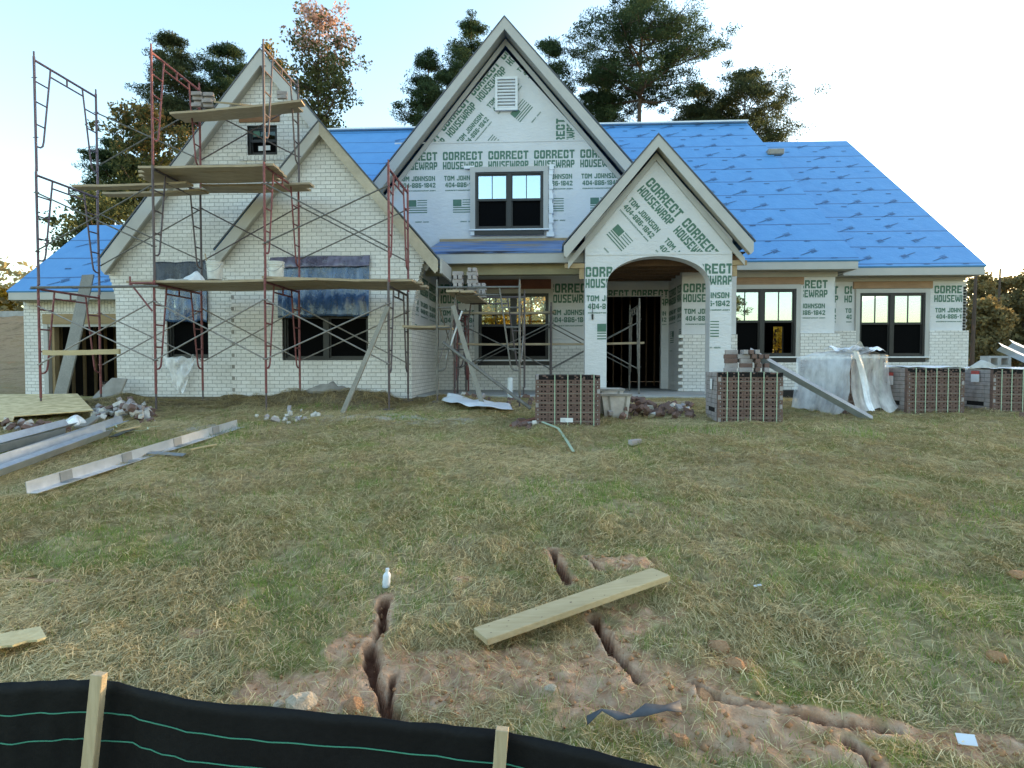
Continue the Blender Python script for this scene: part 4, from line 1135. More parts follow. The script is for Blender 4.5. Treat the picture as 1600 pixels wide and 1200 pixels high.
# ---- interior: floor, partitions, back wall with openings, bare studs ----
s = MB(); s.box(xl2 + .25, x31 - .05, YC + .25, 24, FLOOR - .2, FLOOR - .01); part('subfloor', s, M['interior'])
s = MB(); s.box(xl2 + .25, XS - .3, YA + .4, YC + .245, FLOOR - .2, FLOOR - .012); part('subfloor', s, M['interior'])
s = MB(); s.box(xg0 + .21, xl2, YG + .2, 22, FLOOR - .5, FLOOR - .35); part('garage_slab', s, M['concrete_dark'])
s = MB(); s.box(xg0 + .21, xl2, 21.6, 21.7, FLOOR - .35, zg + 1); part('garage_back_wall', s, M['interior'])
hp0, hp1 = W(738, 480, 24).x, W(856, 480, 24).x
zp0, zp1 = W(800, 512, 24).z, W(800, 455, 24).z
hf = (W(1208, 535, 24).x, W(1224, 535, 24).x, W(1215, 560, 24).z, W(1215, 510, 24).z)
hd_ = (W(950, 560, 24).x, W(982, 560, 24).x, W(965, 600, 24).z, W(965, 530, 24).z)
bx0, bx1 = xl2 + .25, x31 - .05
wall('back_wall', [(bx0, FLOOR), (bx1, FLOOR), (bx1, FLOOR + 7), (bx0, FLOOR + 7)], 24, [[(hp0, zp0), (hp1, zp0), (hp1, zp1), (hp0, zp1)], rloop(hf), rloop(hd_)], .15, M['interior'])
def studs(x0, x1, Y, z0, z1, step=.41):
    b = MB(); x = x0
    while x < x1: b.box(x, x + .04, Y, Y + .09, z0, z1); x += step
    return b
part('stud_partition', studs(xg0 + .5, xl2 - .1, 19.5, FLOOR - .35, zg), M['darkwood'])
s = MB(); s.box(xl2 - .03, xl2 - .002, YG + .2, 21.5, FLOOR - .35, zg); part('garage_side_panel', s, M['interior'])
s = MB(); y_ = YG + .4
while y_ < 21.4: s.box(xl2 - .12, xl2 - .032, y_, y_ + .045, FLOOR - .35, zg); y_ += .41
part('garage_studs', s, M['darkwood'])
s = MB(); s.box(xg0 + .202, xg0 + .225, YG + .2, 21.5, FLOOR - .35, zg); part('garage_side_panel', s, M['interior'])
s = MB(); y_ = YG + .4
while y_ < 21.4: s.box(xg0 + .227, xg0 + .30, y_, y_ + .045, FLOOR - .35, zg); y_ += .41
part('garage_studs', s, M['lumber'])
s = MB(); s.box(xg0 + .2, xl2, YG + .2, 21.6, zg + .05, zg + .08); part('garage_ceiling', s, M['interior'])
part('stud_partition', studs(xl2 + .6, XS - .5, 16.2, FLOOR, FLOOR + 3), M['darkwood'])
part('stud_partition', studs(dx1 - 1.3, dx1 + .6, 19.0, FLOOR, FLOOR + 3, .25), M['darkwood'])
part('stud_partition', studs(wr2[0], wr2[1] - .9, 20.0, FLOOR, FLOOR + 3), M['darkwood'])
s = MB(); s.box(W(905, 500, 21).x, W(906, 500, 21).x + .1, 17.2, 23.9, FLOOR, FLOOR + 3.25); part('partition', s, M['interior']); s = MB(); s.box(dx1 + 1.3, dx1 + 1.4, 17.2, 23.9, FLOOR, FLOOR + 3.25); part('partition', s, M['interior']); s = MB(); s.box(XS - .22, XS - .12, YC + .2, 23.9, FLOOR, FLOOR + 3.25); part('partition', s, M['interior'])
s = MB(); s.box(XS + .02, xd1, YC + .25, 16.45, FLOOR + 3.3, FLOOR + 3.35); part('ceiling', s, M['interior'])

# ================================================================== SCAFFOLDS
def frame_mesh(top_second=True):
    """walk-through mason frame standing in the local YZ plane: legs at y=0 and y=1.52, 2.0 high"""
    b = MB(); R = .022; r = .016
    b.tube((0, 0, 0), (0, 0, 2.03), R); b.tube((0, 1.52, 0), (0, 1.52, 2.03), R)
    b.tube((0, 0, 2.03), (0, 0, 2.12), .015); b.tube((0, 1.52, 2.03), (0, 1.52, 2.12), .015)
    b.tube((0, 0, 1.97), (0, 1.52, 1.97), R)
    b.tube((0, .37, 1.83), (0, 1.15, 1.83), r)
    b.tube((0, .76, 1.83), (0, .76, 1.97), r)
    for s in (0, 1):
        f = (lambda y: y) if s == 0 else (lambda y: 1.52 - y)
        a = lambda z: .17 + (.37 - .17) * (z - .55) / (1.97 - .55)
        b.path([(0, f(.37), 1.97), (0, f(a(.58)), .58), (0, f(.15), .49), (0, f(.10), .45), (0, f(0), .44)], r)
        for z in (1.60, 1.24, .84): b.tube((0, f(0), z), (0, f(a(z)), z), r * .9)
        for z in (1.66, .60): b.tube((-.05, f(0), z), (.05, f(0), z), .008)
    return b
FRAME = {}
def frame_part(root, color, loc, rz=0, tilt=0):
    if color not in FRAME:
        o = frame_mesh().build('frame', M[color], root, local=True); FRAME[color] = o.data
    else:
        o = bpy.data.objects.new('frame', FRAME[color]); COL.objects.link(o); o.parent = root
    o.location = Vector(loc) - WL[root.name]
    o.rotation_euler = (tilt, 0, rz)
    return o
def brace_part(root, a, b, mat='brace'):
    o = MB().tube(a, b, .0135, 8).build('cross_brace', M[mat], root)
    return o
SC = thing('scaffold', 'tall maroon and dark steel tube scaffold standing against the brick gables', 'scaffold', (-6, 11.5, hz(-6, 11.0)))
YN, YFAR = 10.7, 12.22
FX = [W(57, 300, YN).x, W(239, 300, YN).x, W(413, 300, YN).x, W(607, 300, YN).x]
TOP1 = [W(62, 449, YN).z, W(240, 441, YN).z, W(413, 438, YN).z, W(607, 444, YN).z]
cols = [['scaf_red', 'scaf_violet', 'scaf_violet'], ['scaf_red', 'scaf_dark', 'scaf_red'], ['scaf_red', 'scaf_red', 'scaf_dark'], ['scaf_dark', 'scaf_red', None]]
BZ = []
for i, x in enumerate(FX):
    zb = TOP1[i] - 2.0; BZ.append(zb)
    for lv in range(3):
        c = cols[i][lv]
        if c: frame_part(SC, c, (x + (.012 * (lv - 1)), YN, zb + 2.04 * lv))
    for y in (YN, YFAR):
        g = hz(x, y)
        b = MB(); b.tube((x - .012, y, min(g - .02, zb - .02)), (x - .012, y, zb + .06), .017); b.box(x - .10, x + .08, y - .08, y + .08, g - .01, g + .012)
        b.build('base_leg', M['scaf_dark'], SC)
XB = [(0, 0, 'nf'), (1, 0, 'nf'), (2, 0, 'nf'), (0, 1, 'nf'), (1, 1, 'f'), (2, 1, 'nf'), (0, 2, 'f'), (1, 2, 'f')]
for (i, lv, w) in XB:
    for y, key in ((YN, 'n'), (YFAR, 'f')):
        if key not in w: continue
        d = -.03 if key == 'n' else .03
        x0, x1 = FX[i], FX[i + 1]; za, zb_ = BZ[i] + 2.04 * lv, BZ[i + 1] + 2.04 * lv
        mt = 'brace' if lv == 0 else ('scaf_dark' if i == 1 else 'scaf_grey')
        brace_part(SC, (x0, y + d, za + 1.66), (x1, y + d, zb_ + .60), mt)
        brace_part(SC, (x0, y + d * 1.6, za + .60), (x1, y + d * 1.6, zb_ + 1.66), mt)
b = MB(); b.tube((FX[0] - .1, YN - .05, TOP1[0] - .01), (FX[1] + .1, YN - .05, TOP1[0] + .0), .024); b.build('guard_rail', M['scaf_grey'], SC)
# side bracket carrying the deck end left of the second frame
x = FX[1]
b = MB(); zt = TOP1[1]
b.tube((x, YN - .05, zt - .02), (x - .42, YN - .05, zt - .02), .018); b.tube((x - .42, YN - .05, zt + .1), (x - .42, YN - .05, zt - .06), .016); b.tube((x - .40, YN - .05, zt - .04), (x - .02, YN - .05, zt - .52), .016)
b.build('side_bracket', M['scaf_red'], SC)

# planks of the decks: top-level things
PG = 'planks laid across the scaffold frames'
def plank(a, b, w=.24, t=.04, label=None, mat='plank', name='scaffold_plank', group=PG, up=(0, 0, 1), cat='plank'):
    a, b = Vector(a), Vector(b); d = b - a; L = d.length; R = random.Random(int(abs(a.x * 1000 + a.y * 377 + a.z * 91)))
    mb = MB(); n = 8; dn = d.normalized(); u = Vector(up); u = (u - dn * u.dot(dn)).normalized(); s = dn.cross(u)
    vs = []
    for k in range(n + 1):
        c = a + d * (k / n) + u * (R.uniform(-.006, .006) - .02 * math.sin(math.pi * k / n) * min(1, L / 3)); ww = w * (1 + R.uniform(-.01, .01))
        e = (.0 if 0 < k < n else R.uniform(-.015, .015))
        for i, j in ((-1, -1), (1, -1), (1, 1), (-1, 1)): vs.append(c + dn * (e * i) + s * (i * ww / 2) + u * (j * t / 2))
    fs = [(3, 2, 1, 0), (4 * n, 4 * n + 1, 4 * n + 2, 4 * n + 3)]
    for k in range(n):
        o_ = 4 * k
        fs += [(o_, o_ + 1, o_ + 5, o_ + 4), (o_ + 1, o_ + 2, o_ + 6, o_ + 5), (o_ + 2, o_ + 3, o_ + 7, o_ + 6), (o_ + 3, o_, o_ + 4, o_ + 7)]
    mb.add(vs, fs)
    o = own_origin(mb.build(name, M[mat]))
    return tag(o, label, cat, group)
def xat(px, Y): return W(px, 300, Y).x
z1 = max(TOP1) + .015
ORD = ['plank nearest the viewer', 'second plank from the viewer', 'middle plank', 'second plank from the wall', 'plank nearest the wall']
for k in range(5):
    y = 10.84 + k * .262; R_ = random.Random(k)
    plank((xat(205 + 7 * (k % 3), 10.9), y, TOP1[1] + .02), (xat(498 + 5 * (k % 2), 10.9), y, TOP1[2] + .025), label=ORD[k] + ' in the left half of the lowest deck')
    plank((xat(415 + 8 * (k % 3), 11), y + .06, TOP1[2] + .072), (xat(648 + 9 * (k % 2), 11), y + .06, TOP1[3] + .075), label=ORD[k] + ' in the right half of the lowest deck')
T2 = [z + 2.04 for z in TOP1]
for k, (y, pa, pb, lb) in enumerate([(11.25, 118, 297, 'long low plank between the two left frames, front one of its pair'), (11.75, 165, 320, 'long low plank between the two left frames, rear one of its pair')]):
    plank((xat(pa, y), y, T2[0] - .10), (xat(pb, y), y, T2[0] - .07), label=lb)
for y, pa, pb, lb, dz in [(11.60, 230, 436, 'fourth plank of the middle deck, a little above its neighbours', .04), (10.85, 222, 432, 'front plank of the middle deck under the small attic window', .02), (11.10, 222, 440, 'second plank of the middle deck under the small attic window', .02), (11.35, 224, 444, 'third plank of the middle deck, stacked on its edge neighbours', .03),
                          (11.85, 318, 488, 'plank sticking out furthest right on the middle deck', -.02), (12.10, 305, 482, 'plank of the middle deck nearest the brick wall', -.02)]:
    plank((xat(pa, y), y, T2[1] + dz), (xat(pb, y), y, T2[2] - .02 + dz), label=lb)
YU = 11.75
zu0, zu1 = W(272, 181, YU).z, W(475, 161, YU).z
plank((xat(272, YU), YU, zu0), (xat(475, YU), YU, zu1), label='single plank on the highest deck just under the gable peak')
plank((xat(285, 12.0), 12.02, zu0 + .03), (xat(470, 12.0), 12.02, zu1 + .01), label='rear plank on the highest deck touching the gable')
# things on the decks
def mason_board(px, py, Y, label, s=.6):
    p = W(px, py, Y); b = MB(); b.beam((p.x - .45 * s, p.y + .15, p.z + .1 * s), (p.x + .5 * s, p.y + .05, p.z - .04), .8 * s, .03, up=(-.1, -.3, 1))
    o = own_origin(b.build('mortar_board', M['plank'])); tag(o, label, 'mortar board')
mason_board(362, 160, 11.85, 'square wooden mortar board tilted on the highest plank')
BRG = 'loose bricks left on the scaffolds'
def brick_mesh(mat='whitebrickface'):
    b = MB(); l, w, h = .194, .07, .07
    b.box(-l / 2, l / 2, -w / 2, w / 2, 0, h)
    o = b.build('brick', M[mat], bevel=.004); me = o.data; bpy.data.objects.remove(o); return me
BRICK = {'pale': brick_mesh(), 'red': brick_mesh('redbrick')}
def loose_brick(kind, x, y, z, rz, label, group, rx=0, ry=0):
    o = bpy.data.objects.new('brick', BRICK[kind]); COL.objects.link(o); o.location = (x, y, z); o.rotation_euler = (rx, ry, rz)
    return tag(o, label, 'brick', group)
p = W(317, 167, 11.85)
for k in range(8):
    loose_brick('pale', p.x - .12 + (k % 2) * .21, p.y + .05 * (k % 3), p.z + .005 + (k // 2) * .072, .1 * (k % 3), 'pale brick in the small stack at the left end of the highest plank', BRG)
p = W(441, 157, 11.95)
for k in range(2): loose_brick('pale', p.x, p.y, p.z + .03 + k * .072, .2 * k, 'pale brick in the pair by the right pole of the highest deck', BRG)
def bucket(px, py, Y, label, ladle=False, s=1):
    p = W(px, py, Y); t = thing('bucket', label, 'bucket', p, 0, 'white buckets on the lowest deck')
    prof = [(.0, 0), (.13, 0), (.15, .31), (.157, .31), (.157, .335), (.148, .335), (.128, .02), (0, .02)]; n = 18; b = MB(); vs = []
    for r_, z in prof:
        for k in range(n): vs.append((s * r_ * math.cos(6.2832 * k / n), s * r_ * math.sin(6.2832 * k / n), z * s))
    fs = [(i * n + k, i * n + (k + 1) % n, (i + 1) * n + (k + 1) % n, (i + 1) * n + k) for i in range(len(prof) - 1) for k in range(n)]
    b.add(vs, fs); o = b.build('bucket_body', M['bucket'], t, local=True, smooth=False)
    for z in (.235, .27):
        rg = MB()
        for k in range(n): 
            a0, a1 = 6.2832 * k / n, 6.2832 * (k + 1) / n; rr = s * (.13 + .02 * z / .31) + .006
            rg.tube((rr * math.cos(a0), rr * math.sin(a0), z * s), (rr * math.cos(a1), rr * math.sin(a1), z * s), .006, 6)
        rg.build('rim_band', M['bucket'], t, local=True)
    h = MB(); pts = [(s * .158 * math.cos(a), -.12 * s * math.sin(a) - .06, s * (.29 - .16 * math.sin(a))) for a in np.linspace(0, math.pi, 12)]
    h.path(pts, .004, 6); h.build('handle', M['galv_dark'], t, local=True)
    if ladle:
        b = MB(); b.tube((-.1, 0, .05), (-.20, .02, .50), .012); b.build('stirring_stick', M['plank'], t, local=True)
bucket(336, 437, 11.5, 'white bucket with a stirring stick beside the white mortar heap on the lowest deck', True)
bucket(432, 436, 11.3, 'white bucket standing alone in the middle of the lowest deck', False, .95)
def heap(name, c, rx, ry, h, mat, label, cat, seed=1, nr=10, na=22, irr=.5, kind=None, flat=.0):
    b = MB(); vs = [(c[0], c[1], c[2] + h)]
    for i in range(1, nr + 1):
        t = i / nr
        for k in range(na):
            a = 6.2832 * k / na; f = 1 + irr * (float(vnoise(np.array(math.cos(a) * 2 + seed * 7), np.array(math.sin(a) * 2 + seed), seed)) - .5)
            x = c[0] + rx * t * f * math.cos(a); y = c[1] + ry * t * f * math.sin(a)
            zz = h * max(0, (1 - t ** 1.5)) * (.6 + .8 * float(vnoise(np.array(x * 9), np.array(y * 9), seed + 2))) + (.02 if t < 1 else -.02)
            vs.append((x, y, c[2] + zz))
    fs = [(0, 1 + k, 1 + (k + 1) % na) for k in range(na)]
    for i in range(nr - 1):
        for k in range(na):
            a_, b_ = 1 + i * na + k, 1 + i * na + (k + 1) % na
            fs.append((a_, a_ + na, b_ + na, b_))
    fs.append(tuple(1 + (nr - 1) * na + k for k in range(na))[::-1])
    b.add(vs, fs); o = own_origin(b.build(name, M[mat], smooth=True)); return tag(o, label, cat, None, kind)
p = W(275, 436, 11.25); p.z = TOP1[1] + .04
heap('mortar_heap', (p.x, p.y, p.z), .72, .25, .07, 'mortar', 'white mortar and debris heap at the left end of the lowest deck', 'mortar')
p = W(308, 434, 11.3); heap('crumpled_paper', (p.x, p.y, TOP1[1] + .07), .24, .16, .16, 'paper', 'crumpled white paper bag on the lowest deck beside the bucket', 'paper bag', seed=5, irr=.9)
# lumber rail and leaning planks
p0, p1 = W(67, 551, 10.66), W(187, 549, 10.66)
o = plank(p0, p1, .06, .09, 'pale lumber rail lying across the lower left scaffold bay', 'newboard', 'rail', None, cat='rail')
a, b_ = W(93, 620, 12.4), W(138, 430, 13.8); a.z = hz(a.x, a.y)
plank(a, b_, .28, .04, 'wide grey plank leaning in front of the garage opening', 'plank_grey', 'leaning_plank', None, up=(0, -1, .3))
a, b_ = W(535, 647, 10.1), W(606, 480, 10.62); a.z = hz(a.x, a.y)
plank(a, b_, .075, .05, 'long thin grey stick leaning against the right scaffold pole', 'plank_grey', 'leaning_stick', None, up=(0, -1, .2), cat='stick')

# ---- second scaffold: grey frames facing the yard, in front of the porch ----
YS = 11.25
S2 = thing('scaffold', 'grey steel tube scaffold standing in front of the porch window', 'scaffold', (W(750, 600, YS).x, 12.2, hz(-1, 11.5)))
xs0 = W(683, 520, YS).x
zt = W(750, 449, YS).z
R90 = -math.pi / 2
frame_part(S2, 'scaf_grey', (xs0, YS, zt - 1.97), R90)
frame_part(S2, 'scaf_dark', (xs0 + .02, YS + 2.13, zt - 1.92), R90)
# the inner red ladder seen behind the left leg
for x in (xs0, xs0 + 1.52):
    for d, (a, c) in enumerate(((1.66, .6), (.6, 1.66))):
        brace_part(S2, (x + .03, YS, zt - 1.97 + a), (x + .03, YS + 2.13, zt - 1.95 + c), 'brace')
    for y, dz in ((YS, 0), (YS + 2.13, .05)):
        g = hz(x, y) if y < 13 else FLOOR
        b = MB(); b.tube((x, y, min(g - .03, zt - 1.99)), (x, y, zt - 1.9), .017); b.box(x - .08, x + .08, y - .08, y + .08, g - .02, g + .012); b.build('base_leg', M['scaf_dark'], S2)
p0 = W(712, 535, 13.4); 
frame_part(S2, 'scaf_red', (W(709, 540, 13.4).x, 13.5, FLOOR - .16), R90 * .05)
for k in range(2):
    y0 = YS - .2; x = xs0 + .32 + .26 * k
    plank((x, y0, zt - .09), (x + .02, YS + 2.35, zt - .05), label=['left plank of the porch scaffold platform carrying the pale bricks', 'right plank of the porch scaffold platform carrying the pale bricks'][k], mat='plank')
PB = 'pale bricks stacked on the porch scaffold'
for cx, nh, y in ((xs0 + .38, 5, YS + .1), (xs0 + .64, 6, YS + .15), (xs0 + .70, 4, YS + 1.2)):
    for lv in range(nh):
        for k in range(2):
            if lv % 2: loose_brick('pale', cx + (k - .5) * .09, y, zt - .06 + lv * .072, math.pi / 2, 'pale brick in the tall stacks on the porch scaffold platform', PB)
            else: loose_brick('pale', cx, y + (k - .5) * .09, zt - .06 + lv * .072, random.uniform(-.06, .06), 'pale brick in the tall stacks on the porch scaffold platform', PB)
zq = W(650, 511, 11.9).z
plank((xat(631, 11.8), 11.75, zq), (xat(702, 11.8), 11.72, zq - .01), .28, label='front one of two short planks bridging the two scaffolds')
plank((xat(640, 12.2), 12.1, zq - .01), (xat(708, 12.2), 12.1, zq - .02), .28, label='rear one of two short planks bridging the two scaffolds')
a, b_ = W(757, 634, 10.8), W(708, 478, 11.2); a.z = hz(a.x, a.y)
plank(a, b_, .085, .04, 'long weathered board leaning on the porch scaffold', 'plank_grey', 'leaning_board', None, up=(0, -1, .3), cat='board')
a, b_ = W(697, 560, 11.35), W(722, 486, 11.1)
b = MB(); b.tube(a, b_, .015); tag(own_origin(b.build('brace_pole', M['pvc'])), 'short thin pale pole hooked on the left of the porch scaffold', 'pole')
a, b_ = W(829, 637, 10.75), W(692, 535, 11.1); a.z = hz(a.x, a.y) + .03
b = MB(); b.tube(a, b_, .032, 10); tag(own_origin(b.build('leaning_pipe', M['scaf_grey'])), 'grey steel pipe sloping from the porch scaffold down to the ground', 'pipe')
# ---- third scaffold inside the porch ----
S3 = thing('scaffold', 'low grey steel scaffold standing inside the porch and arched entry', 'scaffold', (W(930, 600, 14.2).x, 14.4, FLOOR))
xa3, xb3 = W(861, 540, 14.0).x, W(999, 540, 13.75).x
frame_part(S3, 'scaf_dark', (xa3, 13.95, FLOOR - .06))
frame_part(S3, 'scaf_grey', (xb3, 13.78, FLOOR))
for y in (13.95, 15.4):
    brace_part(S3, (xa3, y, FLOOR + 1.6), (xb3, y - .1, FLOOR + .55), 'scaf_grey'); brace_part(S3, (xa3, y, FLOOR + .55), (xb3, y - .1, FLOOR + 1.6), 'scaf_grey')
xm = xa3 - 2.13
frame_part(S3, 'scaf_dark', (xm, 13.95, FLOOR - .06))
for y in (13.95, 15.4):
    brace_part(S3, (xm, y, FLOOR + 1.6), (xa3, y, FLOOR + .55), 'scaf_grey'); brace_part(S3, (xm, y, FLOOR + .55), (xa3, y, FLOOR + 1.6), 'scaf_grey')
zr = W(900, 538, 14.6).z; zr2 = W(800, 489, 14.6).z
plank((xm - .1, 14.3, zr), (xb3 + .15, 14.2, zr + .01), .24, .045, 'long plank running through the porch scaffold at window sill height', 'plank')
plank((xm - .1, 14.5, zr2), (xa3 + .1, 14.5, zr2), .22, .045, 'plank across the porch scaffold in front of the golden window panes', 'plank')

# ================================================================== BRICK PALLETS
def brick_cube(seed, cols_=5, rows=11, depth=.80, ends_holes=True):
    R = random.Random(seed); b = MB(); l, h, gap = .197, .0705, .003
    Wd = cols_ * l; H = rows * h
    b.box(-Wd / 2 + .01, Wd / 2 - .01, .07, depth - .03, .0, H - .004, 2)
    for r_ in range(rows):
        for c in range(cols_):
            x0 = -Wd / 2 + c * l + R.uniform(-.002, .002); x1 = x0 + l - gap; z0 = r_ * h; z1 = z0 + h - gap; y0 = R.uniform(-.006, .006)
            hx = [x0, x0 + .030, x0 + .060, x0 + .082, x0 + .112, x0 + .134, x0 + .164, x1]; hz_ = [z0, z0 + .022, z0 + .046, z1]
            mi = 0
            for i in range(7):
                for j in range(3):
                    q = [(hx[i], y0, hz_[j]), (hx[i + 1], y0, hz_[j]), (hx[i + 1], y0, hz_[j + 1]), (hx[i], y0, hz_[j + 1])]
                    if i % 2 and j == 1 and r_ < rows - 1:
                        q2 = [(x, y + .06, z) for x, y, z in q]
                        b.add(q + q2, [(0, 1, 5, 4), (1, 2, 6, 5), (2, 3, 7, 6), (3, 0, 4, 7)], mi); b.add(q2, [(0, 1, 2, 3)], 2)
                    else: b.add(q, [(0, 1, 2, 3)], 2 if r_ == rows - 1 and R.random() < .8 else mi)
            b.add([(x0, y0, z0), (x1, y0, z0), (x1, .07, z0), (x0, .07, z0), (x0, y0, z1), (x1, y0, z1), (x1, .07, z1), (x0, .07, z1)], [(3, 2, 1, 0), (4, 5, 6, 7), (1, 2, 6, 5), (0, 3, 7, 4)], mi)
    # bricks seen on the two ends: pale stretchers
    for sx in (-1, 1):
        n = max(2, int(round(depth / .2)))
        for r_ in range(rows):
            for c in range(n):
                if r_ == 2 and c in (1, n - 2) and sx == -1: continue
                ya = c * depth / n + (.0 if r_ % 2 else .0); yb = ya + depth / n - .004; xo = R.uniform(-.010, -.001)
                xa, xb = (-Wd / 2 - xo, -Wd / 2 + .05) if sx < 0 else (Wd / 2 - .05, Wd / 2 + xo)
                b.box(min(xa, xb), max(xa, xb), ya + (.004 if c == 0 else 0), yb, r_ * h + .002, (r_ + 1) * h - .003, 1)
    return b, Wd, H
def pallet(px, py, Yd, rz, label, seed, cols_=5, rows=11, depth=.8, straps=4, tag_at=None, base=None, mats=None, flag=False):
    p = W(px, py, Yd); p.z = hz(p.x, p.y) - .01 if base is None else base
    t = thing('brick_pallet', label, 'brick pallet', p, rz, 'strapped cubes of bricks standing on the grass')
    b, Wd, H = brick_cube(seed, cols_, rows, depth)
    b.build('brick_cube', [M['redbrick'], M['whitebrickface'], M['hole']], t, local=True)
    xs = {4: (-.2, 0.0, .2, .4), 5: (-.36, -.19, .0, .2, .4)}[straps]
    for k in range(straps):
        x = xs[k] * Wd; s = MB()
        s.add([(x + a_, y_, z_) for a_ in (-.007, .007) for (y_, z_) in ((-.014, 0), (-.014, H + .010), (depth + .01, H + .010), (depth + .01, H + .007), (-.010, H + .007), (-.010, 0))], [(5, 4, 3, 2, 1, 0), (6, 7, 8, 9, 10, 11)] + [(q_, (q_ + 1) % 6, 6 + (q_ + 1) % 6, 6 + q_) for q_ in range(6)]); s.build('strap', M['strap'], t, local=True)
    for r_ in range(1, rows, 2):
        s = MB(); z = r_ * .0705 - .002; s.box(-Wd / 2, Wd / 2, -.009, -.007, z - .003, z + .003); s.build('course_strip', M['plank_grey'], t, local=True)
    if tag_at:
        x, z, w, hh, side = tag_at
        s = MB()
        if side == 'front': s.box(x, x + w, -.022, -.018, z, z + hh)
        else: s.box(-Wd / 2 - .022, -Wd / 2 - .018, x, x + w, z, z + hh)
        tg = s.build('paper_tag', M['paper'], t, local=True)
        if flag:
            s = MB(); s.box(-Wd / 2 - .0235, -Wd / 2 - .0225, x + .02, x + w - .02, z + hh + .01, z + hh + .05); s.box(-Wd / 2 - .022, -Wd / 2 - .018, x, x + w, z + hh, z + hh + .06)
            s.build('red_printed_tag', M['redink'], t, local=True)
        else:
            for i, wl in enumerate((.4, .3, .35)):
                s = MB()
                if side == 'front': s.box(x + .01, x + .01 + w * wl, -.0235, -.0225, z + hh * (.2 + .25 * i), z + hh * (.28 + .25 * i)); s.build('tag_print', M['print_grey'], tg, local=True)
    return t, H
P1, H1 = pallet(887, 660, 9.35, 0, 'strapped brick cube with a white paper tag low on its front', 1, tag_at=(-.11, .06, .19, .065, 'front'), depth=.75)
P2, H2 = pallet(1172, 660, 9.7, -.03, 'strapped brick cube with loose bricks and a steel angle on top', 2, straps=5, tag_at=(.30, .50, .13, .17, 'side'), depth=.85)
P3, H3 = pallet(1352, 640, 10.7, .52, 'brick cube draped in torn clear plastic', 3, depth=.95, rows=13)
P4, H4 = pallet(1462, 637, 10.75, .07, 'brick cube with a tilted white cap sheet below the end window', 4, straps=5, tag_at=(.35, .48, .16, .16, 'side'), flag=True, depth=.85)
P5, H5 = pallet(1597, 634, 10.9, .02, 'brick cube at the right edge of the yard with a red and white tag', 5, straps=5, tag_at=(.30, .55, .2, .14, 'side'), flag=True, depth=.85)
g_ = W(174, 590, 15.4)
P6, H6 = pallet(182, 590, 15.2, 0, 'brick cube standing inside the garage', 6, cols_=4, rows=8, base=FLOOR - .34, depth=.6)
# loose bricks on pallet 2
LB = 'loose bricks piled on the second brick cube'
def on(t, x, y, z=0):
    c, s = math.cos(t.rotation_euler.z), math.sin(t.rotation_euler.z); l = t.location
    return (l.x + c * x - s * y, l.y + s * x + c * y, l.z + z)
R_ = random.Random(3)
for lv, items in enumerate([[(-.22, .35, 0), (0.0, .30, 0), (.2, .35, 1.5), (.33, .33, 1.4)], [(-.20, .36, 0), (.02, .33, 0), (.22, .36, 1.5), (.34, .36, 1.5)], [(-.21, .35, 0), (.03, .36, .1), (.2, .35, 1.5)], [(-.22, .35, .05), (-.01, .36, 0), (.14, .35, 1.5), (.24, .37, 1.5), (.33, .37, 1.5)], [(-.2, .36, 0), (-.0, .36, 1.5), (.10, .36, 1.5), (.19, .36, 1.5)]]):
    for (x, y, a) in items:
        q = on(P2, x, y, H2 + .001 + lv * .0715)
        kind = 'pale' if R_.random() < .55 else 'red'
        loose_brick(kind, q[0], q[1], q[2], a + R_.uniform(-.08, .08), ('pale' if kind == 'pale' else 'brown') + ' loose brick in the heap on the strapped cube under the window', LB)
# angle steel leaning over pallet 2
def angle_iron(a, b, w, label, roll=0, mat='galv', name='steel_angle', splices=(), group=None, t=.006):
    a, b = Vector(a), Vector(b); d = (b - a).normalized(); s = d.cross(Vector((0, 0, 1))).normalized(); u = s.cross(d)
    c, sn = math.cos(roll), math.sin(roll); s2 = s * c + u * sn; u2 = u * c - s * sn
    th = thing(name, label, 'steel angle', (a + b) / 2, 0, group)
    def el(p, q, o=0):
        mb = MB(); O = -(s2 * o + u2 * o)
        vs = [];
        for e in (p, q):
            vs += [e + O, e + O + s2 * w, e + O + s2 * w + u2 * t, e + O + s2 * t + u2 * t, e + O + s2 * t + u2 * w, e + O + u2 * w]
        fs = [(5, 4, 3, 2, 1, 0), (6, 7, 8, 9, 10, 11)] + [(k, (k + 1) % 6, 6 + (k + 1) % 6, 6 + k) for k in range(6)]
        mb.add(vs, fs); return mb
    el(a, b).build('angle_bar', M[mat], th)
    for k in splices:
        c0 = a + (b - a) * k
        mb = MB(); e0, e1 = c0 - d * .07, c0 + d * .07; o2 = t + .003
        vs = []
        for e in (e0, e1): vs += [e + s2 * o2 + u2 * o2, e + s2 * (w * .95) + u2 * o2, e + s2 * (w * .95) + u2 * (o2 + .004), e + s2 * (o2 + .004) + u2 * (o2 + .004), e + s2 * (o2 + .004) + u2 * (w * .95), e + s2 * o2 + u2 * (w * .95)]
        mb.add(vs, [(5, 4, 3, 2, 1, 0), (6, 7, 8, 9, 10, 11)] + [(q, (q + 1) % 6, 6 + (q + 1) % 6, 6 + q) for q in range(6)]); mb.build('splice_plate', M['galv_dark'], th)
    return th
AG = 'galvanised steel angles around the yard'
a, b_ = W(1172, 548, 10.0), W(1364, 652, 9.85); b_.z = hz(b_.x, b_.y) + .02
angle_iron(a, b_, .095, 'steel angle sloping from the loose bricks down to the grass', 2.5, 'galv_dark', group=AG)
def ga(px, py, dz=.02): p = G(px, py); p.z += dz; return p
angle_iron(ga(42, 776), ga(371, 672), .115, 'longest pale steel angle with joint plates, nearest to the viewer', .04, 'galv', splices=(.13, .37, .62, .85), group=AG)
